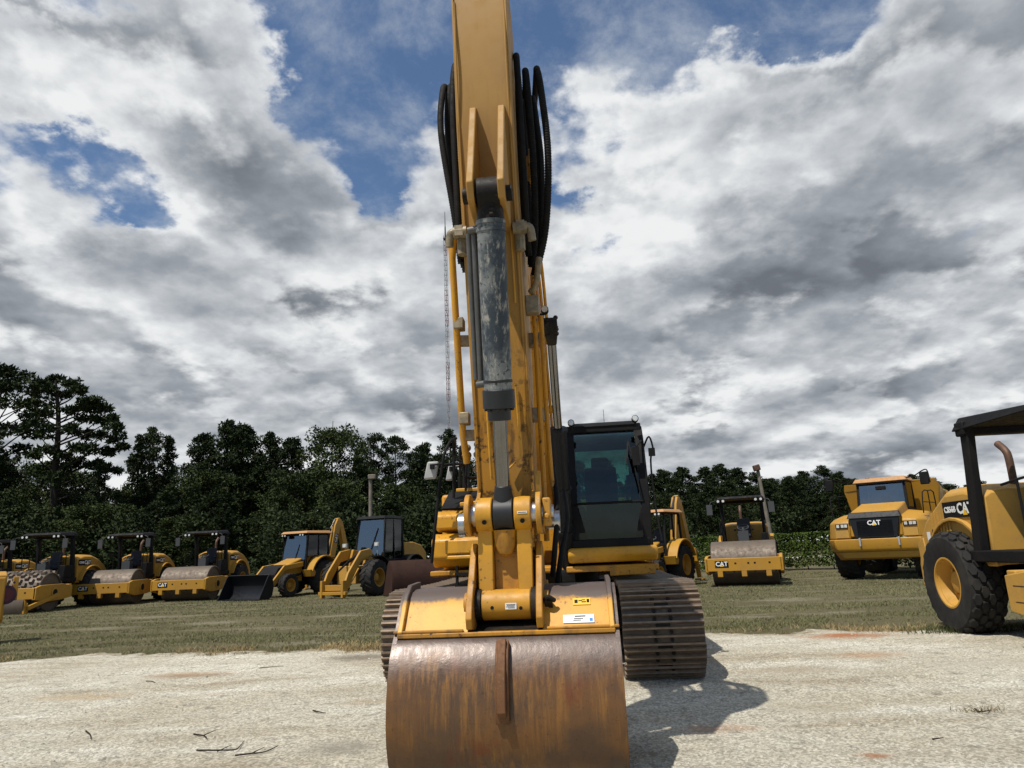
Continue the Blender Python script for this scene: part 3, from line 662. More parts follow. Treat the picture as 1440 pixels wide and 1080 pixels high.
# --- linkage
Bp = xl(708,850,5.0); Bp = Vector((0, Bp.y, Bp.z)); D_ = Vector((0,-5.20,1.66))
pd = (A-Bp).normalized()
def onl(t, o=0.0): q = Bp + pd*t; return (q.y + o, q.z)
m = MB(); LL = (A-Bp).length
for x0, x1 in ((-.192,-.076),(.076,.192)):
    m.cyl((x0,A.y,A.z),(x1,A.y,A.z),.118,n=32)
    m.box((( x0+x1)/2 , (A.y+Bp.y)/2+.02, (A.z+Bp.z)/2), (x1-x0-.014, .10, LL*.8), (math.atan2(-(A.y-Bp.y), A.z-Bp.z),0,0))
m.cyl((-.165,Bp.y,Bp.z),(.165,Bp.y,Bp.z),.10,n=32)
lk = m.build('power_link', MAT['yellow'], ex, bevel=.008)
m = MB(); m.box((0,(A.y+Bp.y)/2+.065,(A.z+Bp.z)/2-.06),(.16,.03,LL*.6),(math.atan2(-(A.y-Bp.y), A.z-Bp.z),0,0))
m.lathe([(.085,-.0),(.075,.10),(.05,.16),(.0,.18)], (0,A.y+.01,A.z-.11), (0,0,-1), 20)
m.build('link_web', MAT['yellow_worn'], lk, bevel=.005)
for x in (-.125,.135):
    m = MB(); m.cyl((x,A.y-.113,A.z-.055),(x,A.y-.119,A.z-.057),.016,n=14); m.build('grease_port', MAT['black'], lk)
for x, y in ((-.09,-.012),(.10,-.02)):
    m = MB(); m.cyl((x,Bp.y-.094,Bp.z+y),(x,Bp.y-.1,Bp.z+y),.012,n=12); m.build('grease_port', MAT['black'], lk)
def sticker(parent, name, origin, xd, yd, w, h, mat, lines=(), th=.002, extra=()):
    m = MB(); m.X = mat_xy(origin, xd, yd); m.box((0,0,th/2),(w,h,th)); m.cur = 1
    for lx, ly, lw, lh in lines: m.box((lx*w,ly*h,th+.0006),(lw*w,lh*h,.0012))
    m.cur = 2
    for lx, ly, lw, lh in extra: m.box((lx*w,ly*h,th+.0006),(lw*w,lh*h,.0012))
    return m.build(name, [mat, MAT['black'], MAT['bluemark']], parent)
MAT['bluemark'] = flat('blue_mark', (.02, .2, .5), .5)
ln_ = [(0,.25,.8,.07),(0,.08,.7,.06),(-.05,-.1,.75,.06),(.05,-.28,.6,.07)]
sticker(lk, 'part_tag', (.135,A.y-.1195,A.z+.0), (1,0,0), (0,0,1), .066, .016, MAT['white'], [(0,0,.85,.25)])
sticker(lk, 'part_tag', (.035,Bp.y-.1025,Bp.z-.005), (1,0,0), (0,0,1), .075, .04, MAT['white'], ln_)
for sx in (-1, 1):   # side (tilt) links, pins and collars
    x = sx*.245
    m = MB(); m.cyl((x-.018,A.y,A.z),(x+.018,A.y,A.z),.145,n=36); m.cyl((x-.018,D_.y,D_.z),(x+.018,D_.y,D_.z),.11,n=28)
    m.bar((x,A.y,A.z),(x,D_.y,D_.z),.03,.20); tl = m.build('side_link', MAT['yellow_worn'] if sx < 0 else MAT['yellow'], ex, bevel=.006)
    m = MB(); m.cyl((sx*.19,A.y,A.z),(x,A.y,A.z),.075,n=24); m.cyl((x,A.y,A.z),(sx*.345 if sx > 0 else sx*.27,A.y,A.z),.05,n=24); m.build('link_pin', MAT['pin'], tl)
    if sx > 0:
        m = MB(); m.box((.30,A.y+.01,A.z+.0),(.055,.17,.19)); m.cyl((.30,A.y-.07,A.z-.03),(.30,A.y-.10,A.z-.03),.022,n=6); m.build('pin_retainer', MAT['yellow'], tl, bevel=.01)
        m = MB(); m.prism([(A.y-.03,A.z+.12),(A.y-.03,A.z+.19),(A.y+.1,A.z+.30),(A.y+.14,A.z+.12)], .232, .262); m.build('link_gusset', MAT['yellow'], tl)
m = MB(); m.cyl((-.36,D_.y,D_.z-.02),(.36,D_.y,D_.z-.02),.055,n=20); m.cyl((-.375,D_.y,D_.z-.02),(-.33,D_.y,D_.z-.02),.085,n=20); m.cyl((.33,D_.y,D_.z-.02),(.375,D_.y,D_.z-.02),.085,n=20); m.build('stick_link_pin', MAT['pin'], ex)

# --- bucket
BW = .725
sh = [(-5.22,1.20),(-5.42,1.20),(-5.50,1.185),(-5.56,1.15),(-5.62,1.085),(-5.70,.985),(-5.745,.935)]
m = MB(); shell = [(-5.745,.915),(-5.80,.885),(-5.865,.80),(-5.915,.69),(-5.945,.56),(-5.955,.43),(-5.94,.31),(-5.90,.20),(-5.83,.115),(-5.73,.055),(-5.58,.022),(-5.3,.015),(-4.75,.02)]
ss = [tuple(p) for p in spline([(0,a,b) for a,b in shell], 4)]; ss = [(p[1],p[2]) for p in ss]
m.strip(ss, .025, -BW, BW); bk = m.build('bucket', MAT['bucket'], ex, ang=60)
for x0, x1 in ((-BW*.935,-.245),(.245,BW*.935)):
    m = MB(); m.strip(sh, .03, x0, x1); m.build('hinge_plate', MAT['hinge'], bk, ang=60)
m = MB(); m.box((0,-5.752,.925),(BW*2*.97,.05,.028)); m.box((-.50,-5.752,.949),(.46,.03,.018)); m.box((.50,-5.752,.949),(.46,.03,.018)); m.build('hinge_seam', MAT['yellow_worn'], bk, bevel=.006)
prof = [(-5.22,1.17)] + sh[1:] + shell[1:] + [(-4.72,.02),(-4.55,.30),(-4.85,.85)]
prof = [p for p in prof]
for sx in (-1, 1):
    m = MB(); m.prism(prof, sx*BW*.985-.014, sx*BW*.985+.014)
    m.build('bucket_side_plate', MAT['bucket'], bk)
    hp = [(-5.20,1.245),(-5.48,1.235),(-5.60,1.165),(-5.70,1.04),(-5.775,.95),(-5.74,.90),(-5.3,1.0)]
    m = MB(); m.prism(hp, sx*BW*.945-.016, sx*BW*.945+.016); m.build('hinge_end_plate', MAT['hinge'], bk, bevel=.006)
    m = MB()
    for k in range(5):
        pass
    ear = [(-5.775,.955),(-5.80,1.02),(-5.76,1.12),(-5.64,1.26),(-5.52,1.44),(-5.44,1.50),(-5.34,1.45),(-5.20,1.22),(-5.08,1.16),(-5.05,1.02),(-5.15,.93),(-5.60,.93)]
    bx = sx*.228
    m = MB(); m.prism(ear, bx-.021, bx+.021); m.build('bucket_ear', MAT['yellow_worn'], bk, bevel=.006)
    m = MB(); m.cyl((bx+sx*.015,Bp.y,Bp.z),(bx+sx*.055,Bp.y,Bp.z),.085,n=28); m.cyl((bx+sx*.055,Bp.y,Bp.z),(bx+sx*.062,Bp.y,Bp.z),.06,n=20); m.build('ear_boss', MAT['yellow_worn'], bk, bevel=.006)
    m = MB(); m.cyl((sx*.168,Bp.y,Bp.z),(sx*.205,Bp.y,Bp.z),.112,n=30); m.build('pin_seal', MAT['oily'], bk)
for p_ in ((Bp.y,Bp.z),(-5.18,1.10)):
    m = MB(); m.cyl((-.29,)+p_, (.29,)+p_, .05, n=20); m.build('bucket_pin', MAT['pin'], bk)
m = MB(); m.strip([(-5.22,1.00),(-5.50,.985),(-5.66,.94),(-5.74,.905)], .03, -.246, .246); m.build('shaded_ear_gap', MAT['oily'], bk)  # recessed plate, its black colour stands in for shade between the ears
for k in range(5):
    m = MB(); x = -.60 + .30*k; m.prism([(-4.78,-.0),(-4.78,.09),(-4.62,.10),(-4.40,.03),(-4.42,.0)], x-.05, x+.05); m.build('bucket_tooth', MAT['bucket'], bk, bevel=.008)
# wear bar with cap
m = MB(); rib = [(-5.812,.875),(-5.85,.895),(-5.90,.845),(-5.955,.74),(-5.99,.60),(-6.00,.49),(-5.985,.43),(-5.955,.44),(-5.94,.56),(-5.91,.69),(-5.86,.80)]
m.prism(rib, -.048, .034); m.prism([(-5.86,.905),(-5.885,.905),(-5.99,.72),(-6.022,.58),(-6.03,.50),(-5.985,.46),(-5.95,.6)], -.034, .018)
m.build('wear_bar', MAT['wear'], bk, bevel=.006)
# labels on the hinge plate (right side)
def hinge_pt(t, x, lift=.003):   # t runs down the slanting plate
    a = Vector((x,-5.62,1.085)); b = Vector((x,-5.745,.935)); d = (b-a).normalized(); n = Vector((0, d.z, -d.y)); 
    if n.y > 0: n = -n
    return a + (b-a)*t + n*lift, -d, n
o, up, nn = hinge_pt(-.05, .50); 
yl = sticker(bk, 'warning_label', o + nn*.000, (1,0,0), up, .115, .052, MAT['yellowmark'], [(-.32,0,.18,.5),(-.08,.1,.2,.12),(.12,-.1,.25,.14),(.36,.05,.14,.5),(.1,.2,.2,.1)])
o, up, nn = hinge_pt(.62, .475)
wl = sticker(bk, 'white_label', o, (1,0,0), up, .20, .062, MAT['white'], [(.05,.28,.35,.12),(.0,.0,.3,.08),(-.05,-.2,.25,.08)], extra=[(.40,-.16,.10,.36)])
m = MB(); q, up, nn = hinge_pt(.05, .285, .0); m.bar(q+nn*.0, q+nn*.07, .05, .04); m.tube([q+nn*.05+Vector((-.03,0,0)), q+nn*.09, q+nn*.05+Vector((.04,0,0))], .015, 8, 3); m.build('lifting_hook', MAT['oily'], bk)
# hoses around the linkage, right hand side
for pts in ([(.33,-4.95,2.1),(.36,-5.2,1.75),(.33,-5.3,1.45),(.30,-5.25,1.25)],[(.40,-4.7,1.9),(.42,-5.0,1.65),(.37,-5.2,1.40),(.33,-5.2,1.2)]):
    m = MB(); m.tube(pts, .02, 10, 6); m.build('linkage_hose', MAT['rubber'], ex)
# ------------------------------------------------------------------ shared machine pieces
def logo_geo(mb, M, size, plate=True, tri=True):   # black plate, white letters, yellow triangle
    h = size
    mb.X = M
    if plate: mb.cur = 0; mb.box((0,0,.002),(h*2.5,h*1.25,.004))
    mb.cur = 1; vs, fs = text_geo('CAT', h*1.15, .002, .03*h)
    mb.add([Vector((v.x, v.y+h*.02, v.z+.0065)) for v in vs], fs)
    if tri:
        mb.cur = 2; mb.add([(-.33*h,-.44*h,.0102),(.30*h,-.44*h,.0102),(-.01*h,.0*h,.0102)], [(0,1,2)])
    mb.X = None
LOGO = [MAT['black'], MAT['white'], MAT['yellowmark']]
def wheel(parent, x, y, r, w, rim_r, out, tread='lug', rimmat='yellow_far', n=40):
    """out = +1/-1: side the dished face looks to"""
    rm = MB(); h = w/2
    rm.lathe([(rim_r,h*.82),(rim_r*1.02,h*.90),(rim_r*.95,h*.90),(rim_r*.93,h*.72),(rim_r*.90,h*.70),(rim_r*.86,h*.40),(rim_r*.80,h*.10),(rim_r*.45,h*.05),(rim_r*.42,h*.35),(rim_r*.30,h*.42),(0,h*.42)], (x,y,r), (out,0,0), n)
    rm.lathe([(rim_r,-h*.82),(rim_r*.9,-h*.7),(rim_r*.85,-h*.2),(0,-h*.2)], (x,y,r), (out,0,0), n)
    for k in range(8):
        a = 2*math.pi*k/8; rm.cyl((x+out*h*.02,y+.60*rim_r*math.cos(a),r+.60*rim_r*math.sin(a)),(x+out*h*.22,y+.60*rim_r*math.cos(a),r+.60*rim_r*math.sin(a)),.030*r/.75,n=6)
    wo = rm.build('wheel', MAT[rimmat], parent)
    t = MB(); base = r - .035*r/.75
    t.lathe([(rim_r*.98,h*.80),(rim_r*1.04,h*.90),(r*.72,h*1.0),(r*.88,h*.97),(base*.975,h*.80),(base,h*.4),(base*1.003,0),(base,-h*.4),(base*.975,-h*.80),(r*.88,-h*.97),(r*.72,-h),(rim_r*1.04,-h*.90),(rim_r*.98,-h*.80)], (x,y,r), (1,0,0), n)
    def on(a, o, rr): return Vector((x+o, y+rr*math.cos(a), r+rr*math.sin(a)))
    if tread == 'lug':
        m = 18
        for k in range(m):
            for s in (-1, 1):
                a = 2*math.pi*(k+(.25 if s > 0 else -.25))/m; da = .62*2*math.pi/m
                p0 = on(a, s*h*.02, base-.02); p1 = on(a+da, s*h*.96, base*.93)
                q0 = on(a, s*h*.02, r); q1 = on(a+da, s*h*1.0, r*.95); wv = .055*r/.75
                tv = lambda a_: Vector((0,-math.sin(a_),math.cos(a_)))*wv
                t.hexa([p0-tv(a),p0+tv(a),p1+tv(a+da),p1-tv(a+da)],[q0-tv(a)*.8,q0+tv(a)*.8,q1+tv(a+da)*.8,q1-tv(a+da)*.8])
    elif tread == 'hex':
        rows = 5; m = 22
        for i in range(rows):
            o = (i-(rows-1)/2)*w*.93/rows
            prof = base*(1.0 if abs(o) < h*.45 else .985)
            for k in range(m):
                a = 2*math.pi*(k+(.5 if i % 2 else 0))/m; ring0 = []; ring1 = []
                for q in range(6):
                    b = math.pi/3*q + math.pi/6*0
                    du = math.cos(b)*w*.5/rows*1.03; dv = math.sin(b)*math.pi*r/m*.90
                    ro = o + du; rr = base*(1.0 - .10*max(0, abs(ro)/h-.55)**1.3*2)
                    ring0.append(on(a+dv/r, ro, rr-.02)); ring1.append(on(a+dv*.88/r, o+du*.88, rr+.035))
                t.loft([ring0, ring1])
    t.build('tyre', MAT['tyre'], wo, ang=30)
    return wo
def lightbox(mb, x, y, z): mb.cyl((x,y+.05,z),(x,y,z),.07,n=14)
def steering(parent, x, y, z, tilt=.5):
    m = MB(); m.box((x,y,z-.35),(.35,.30,.45)); m.bar((x,y,z-.4),(x,y+.06,z-.02),.07,.07)
    p = []
    for i in range(25):
        a = 2*math.pi*i/24; p.append((x+.19*math.cos(a), y+.08+.19*math.sin(a)*math.cos(tilt), z+.19*math.sin(a)*math.sin(tilt)))
    m.tube(p, .017, 6); m.bar((x-.18,y+.08,z),(x+.18,y+.08,z),.02,.02)
    return m.build('steering_console', MAT['grey'], parent)
def seat(parent, x, y, z, mat='seat'):
    m = MB(); m.box((x,y,z),(.50,.50,.13)); m.prism([(y+.17,z),(y+.29,z+.02),(y+.34,z+.62),(y+.24,z+.62)], x-.23, x+.23); m.box((x,y,z-.2),(.3,.3,.3))
    for s in (-1,1): m.box((x+s*.30,y+.05,z+.22),(.08,.38,.06))
    return m.build('operator_seat', MAT[mat], parent, bevel=.03)

def make_roller(pad=False, near=False):
    t = empty('soil_compactor')
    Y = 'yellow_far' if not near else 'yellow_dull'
    dy = -1.45; dr = .72
    m = MB(); W = 1.045
    m.lathe([(dr-.03,-W),(dr,-W+.02),(dr,W-.02),(dr-.03,W)], (0,dy,dr), (1,0,0), 64)
    m.lathe([(dr-.03,-W),(dr-.06,-W+.06),(.0,-W+.06)], (0,dy,dr), (1,0,0), 48); m.lathe([(dr-.03,W),(dr-.06,W-.06),(.0,W-.06)], (0,dy,dr), (1,0,0), 48)
    if pad:
        for i in range(9):
            xx = -.92 + 1.84*i/8
            for k in range(16):
                a = 2*math.pi*(k+.5*(i % 2))/16; c = Vector((xx,dy+dr*math.cos(a),dr+dr*math.sin(a))); d = Vector((0,math.cos(a),math.sin(a))); tt = Vector((0,-math.sin(a),math.cos(a)))
                b = [c+Vector((sx*.09,0,0))+tt*(st*.09)-d*.02 for sx,st in ((-1,-1),(1,-1),(1,1),(-1,1))]; u = [c+Vector((sx*.06,0,0))+tt*(st*.06)+d*.10 for sx,st in ((-1,-1),(1,-1),(1,1),(-1,1))]
                m.hexa(b, u)
        m.X = None
    drm = m.build('padfoot_drum' if pad else 'roller_drum', MAT['drum'], t, ang=30)
    m = MB(); fz0, fz1 = .47, .93
    m.box((0,dy-1.02,(fz0+fz1)/2),(2.36,.14,fz1-fz0-.05)); m.box((0,dy+1.0,.72),(2.36,.18,.5))
    for s in (-1,1):
        m.prism([(dy-1.09,fz0),(dy-1.09,fz1-.02),(dy-.8,fz1+.05),(dy+.45,fz1+.07),(dy+1.1,fz1-.02),(dy+1.1,.48),(dy+.5,.40),(dy-.55,.36)], s*1.16-.05, s*1.16+.05)
        m.cyl((s*1.20,dy,dr-.04),(s*1.235,dy,dr-.04),.20,n=28)
    fr = m.build('drum_frame', MAT[Y], t, bevel=.015)
    m = MB()
    for s in (-1,1): m.cyl((s*1.236,dy,dr-.04),(s*1.245,dy,dr-.04),.13,n=24)
    for x in (-.25,.15,.35,.8): m.box((x,dy-1.092,.74),(.06,.01,.05))
    for k in range(7): m.box((-.95+.32*k,dy-1.02,fz0-.0),(.05,.1,.05))
    if near:
        for x,z in ((-.4,.72),(-.1,.72),(.3,.72)): m.cyl((x,dy-1.09,z),(x,dy-1.11,z),.02,n=8)
        for z_ in (.60,.79):
            for s_ in (-1,1): m.box((s_*1.2105,dy+.0,z_),(.004,1.9,.010))
        for y,z in ((dy-.4,.82),(dy-.1,.83),(dy-.4,.66),(dy-.1,.66)): m.cyl((-1.21,y,z),(-1.23,y,z),.016,n=8); m.cyl((1.21,y,z),(1.23,y,z),.016,n=8)
    m.build('frame_hole_cover', MAT['black'], fr)
    for x in (-.75,0,.75):
        m = MB(); m.prism([(dy-1.12,.50),(dy-1.12,.33),(dy-1.04,.30),(dy-.96,.34),(dy-.96,.50)], x-.08, x+.08); m.build('tow_lug', MAT[Y], fr)
    m = MB(); logo_geo(m, mat_xy((-.68,dy-1.095,.72),(1,0,0),(0,0,1)), .17); m.build('logo_plate', LOGO, fr, smooth=False)
    # rear body
    m = MB(); m.box((0,-.15,.75),(.5,1.0,.35)); m.box((0,1.2,.75),(1.0,2.6,.35)); m.cyl((-.8,1.45,.74),(.8,1.45,.74),.16)
    m.build('chassis', MAT['black'], t, bevel=.02)
    hood = [(.55,1.0),(.55,2.02),(1.05,2.13),(1.6,2.12),(2.1,1.98),(2.55,1.72),(2.85,1.38),(2.98,1.0),(2.98,.62),(2.3,.62),(2.3,1.0)]
    if near: hood = [(y-.24 if y > 1.9 else y, z) for y, z in hood]
    m = MB(); secs = []
    for x, s in ((-.78,.93),(-.66,.985),(-.45,1.0),(.45,1.0),(.66,.985),(.78,.93)):
        secs.append([(x, y, .62+(z-.62)*s) for y, z in hood])
    m.loft(secs); ho = m.build('engine_hood', MAT[Y], t, bevel=.03, ang=30)
    for s in (-1,1):
        m = MB()
        for k in range(7): m.box((s*.785,1.55+.09*k,1.52),(.02,.05,.52))
        m.build('hood_louvre', MAT['yellow_dull'], ho)
        m = MB(); m.X = mat_xy((s*.79,1.24 if near else 1.02,1.79),(0,s,0),(0,0,1)); m.cur = 0; m.box((0,0,.004),(.85,.24,.006))
        m.cur = 1; vs, fs = text_geo('CS56B', .12, .002, .004); m.add([Vector((v.x-.22,v.y,v.z+.009)) for v in vs], fs)
        vs, fs = text_geo('CAT', .22, .002, .006); m.add([Vector((v.x+.2,v.y,v.z+.009)) for v in vs], fs)
        m.cur = 2; m.add([(.14,-.09,.0125),(.265,-.09,.0125),(.20,0,.0125)], [(0,1,2)])
        m.build('model_plate', LOGO, ho, smooth=False)
        m = MB(); arc = []
        for i in range(15):
            a = R(-5 + 165*i/14); arc.append((1.45+.92*math.cos(a), .76+.92*math.sin(a)))
        m.strip(arc, .05, s*.50, s*(.84 if near else .98)); m.prism([(2.30,.62),(2.60,.62),(2.66,1.30),(2.45,1.4),(2.38,1.0)], s*.70, s*.80)
        m.build('fender', MAT[Y], t, bevel=.01)
    if near:
        for s in (-1,1):
            m = MB(); m.X = mat_xy((s*.792,2.22,1.42),(0,s,0),(0,0,1)); m.cur = 0; m.box((-.02,0,.003),(.10,.13,.004)); m.cur = 2
            m.add([(.07,.02,.006),(.21,.02,.006),(.14,.11,.006),(.09,-.0,.006),(.19,-.0,.006),(.14,-.10,.006)], [(0,1,2),(5,4,3)])
            m.cur = 3; m.box((.02,-.30,.003),(.22,.07,.004)); m.X = None
            m.build('hood_decal', [MAT['white'], MAT['white'], MAT['black'], MAT['red']], ho, smooth=False)
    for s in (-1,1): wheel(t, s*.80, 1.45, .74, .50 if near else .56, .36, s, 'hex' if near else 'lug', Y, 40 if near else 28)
    # platform and roll-over frame
    m = MB(); m.box((0,.12 if near else -.05,1.12),(1.86 if near else 1.62,1.52 if near else 1.15,.16)); m.box((0,-.62,1.0),(1.55,.06,.22)); m.box((.70,-.1,1.45),(.25,.5,.5)); m.build('platform', MAT['black'], t, bevel=.02)
    m = MB()
    for s in (-1,1):
        q = .30 if near else 0; px_ = .86 if near else .70
        m.loft([[(s*px_-.06,.28+q,1.1),(s*px_+.06,.28+q,1.1),(s*px_+.06,.50+q,1.1),(s*px_-.06,.50+q,1.1)],[(s*px_-.06,.16+q,2.4),(s*px_+.06,.16+q,2.4),(s*px_+.06,.33+q,2.4),(s*px_-.06,.33+q,2.4)],[(s*px_-.06,.08+q,2.98),(s*px_+.06,.08+q,2.98),(s*px_+.06,.28+q,2.98),(s*px_-.06,.28+q,2.98)]])
    m.hexa([(-.80,-.75,2.90),(.80,-.75,2.90),(px_+.14,.36+q,2.86),(-px_-.14,.36+q,2.86)],[(-.70,-.70,2.99),(.70,-.70,2.99),(px_+.04,.30+q,3.05),(-px_-.04,.30+q,3.05)])
    m.box((0,.22+q,2.88),(px_*2+.2,.22,.20)); m.build('rollover_frame', MAT['black'], t, bevel=.02)
    for s in (-1,1):
        m = MB(); m.tube([(s*.74,-.60,1.15),(s*.76,-.62,2.0),(s*.74,-.45,2.1),(s*.74,.15,2.05)],.018,8,5); m.tube([(s*.74,-.2,1.15),(s*.74,-.2,2.08)],.018,8)
        m.build('handrail', MAT['black'], t)
    steering(t, 0, -.42, 1.92); seat(t, 0, .08, 1.62)
    for x in (-.72,-.55,.55,.72):
        m = MB(); m.box((x,-.76,2.84),(.13,.09,.12)); w = m.build('work_light', MAT['black'], t)
        m = MB(); m.cyl((x,-.806,2.84),(x,-.815,2.84),.045,n=12); m.build('lens', MAT['lamp'], w)
    for s in ((-1,1) if not near else ()):
        m = MB(); m.tube([(s*.78,-.66,2.88),(s*.98,-.80,2.82),(s*1.02,-.82,2.72)],.014); m.box((s*1.04,-.83,2.55),(.20,.05,.36)); m.build('mirror', MAT['grey'] if not near else MAT['black'], t, bevel=.02)
    m = MB(); m.tube([(-.10,.95,2.0),(-.10,.95,2.46),(-.10,1.0,2.60),(-.10,1.15,2.72)],.052,12,4); m.build('exhaust_pipe', MAT['copper'], t)
    if pad:
        m = MB(); m.strip([(dy-1.55,.03),(dy-1.62,.20),(dy-1.64,.36),(dy-1.60,.52)], .03, -1.15, 1.15)
        bl = m.build('leveling_blade', MAT['drum'], t)
        for s in (-1,1):
            m = MB(); m.bar((s*1.22,dy-1.5,.20),(s*1.27,dy+.2,.62),.08,.14); m.prism([(dy-1.62,.02),(dy-1.62,.5),(dy-1.4,.3),(dy-1.4,.02)], s*1.15-.02, s*1.15+.04); m.build('blade_arm', MAT[Y], bl)
    return t
def set_thing(o, p, rz, label, cat, group=None):
    o.location = (p[0], p[1], 0); o.rotation_euler = (0,0,rz); return tag(o, label, cat, group)
G_ROLL = 'rollers parked in a row on the grass'
roller = make_roller()
def rel(px, py, fwd):   # ground point under the drum front, moved back to the machine origin
    p = ground(px, py); return p
def put_roller(o, px, py, label, rz=0.0):
    p = ground(px, py); back = Vector((math.sin(-rz), math.cos(rz), 0))
    q = p + back*1.75; set_thing(o, q, rz, label, 'road roller', G_ROLL)
put_roller(roller, 152, 851, 'smooth drum roller, second drum from the left, parked beside the padfoot one', R(2))
r2 = copy_tree(roller); put_roller(r2, 262, 845, 'smooth drum roller next to the cab backhoe and its black bucket', R(-3))
r3 = copy_tree(roller); r3.scale = (1.06,1.06,1.06); put_roller(r3, 1051, 823, 'smooth drum roller parked alone in front of the right hedge and leaning pole', R(-20))
r0 = copy_tree(roller); put_roller(r0, -62, 858, 'roller at the far left with only its rounded hood showing behind the padfoot drum')
padr = make_roller(pad=True); put_roller(padr, 22, 862, 'padfoot drum roller with a leveling blade in front, standing on grass at far left')
nr = make_roller(near=True)
# near roller: its rear wheel nearest the camera stands at this spot
wp = ground(1374, 894); YAW = R(-4)
Mx = Matrix.Rotation(YAW, 3, 'Z'); q = wp - Mx @ Vector((-.80, 1.45-.12, 0))
set_thing(nr, q, YAW, 'weathered yellow roller cut off at the right edge, big hexagon tread tyre, black canopy', 'road roller')

# ------------------------------------------------------------------ machine cut off by the left edge
t = empty('utility_trailer'); p = ground(-2, 905)
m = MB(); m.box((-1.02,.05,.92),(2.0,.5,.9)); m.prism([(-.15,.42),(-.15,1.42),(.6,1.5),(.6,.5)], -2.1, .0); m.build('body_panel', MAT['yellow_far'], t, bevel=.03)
m = MB(); m.box((.165,.06,1.12),(.10,.16,.50)); m.build('corner_bracket', MAT['yellow_far'], t, bevel=.01)
m = MB(); m.cyl((.0,-.152,1.0),(.0,-.157,1.0),.20,n=32); m.cyl((.13,-.152,1.25),(.13,-.16,1.25),.025,n=10); m.cyl((.12,-.152,.52),(.12,-.16,.52),.02,n=10)
m.build('round_emblem', flat('emblem_purple', (.035,.008,.02), .5), t)
m = MB(); m.cyl((.0,-.1575,1.0),(.0,-.160,1.0),.14,n=32); m.build('emblem_centre', flat('emblem_dark_red', (.10,.012,.02), .5), t)
wheel(t, -.25, .05, .36, .26, .18, 1, 'plain'); wheel(t, -1.9, .05, .36, .26, .18, -1, 'plain')
set_thing(t, (p.x+.02, p.y, 0), R(37), 'yellow steel panel of a wheeled machine cut off by the left edge', 'machine')

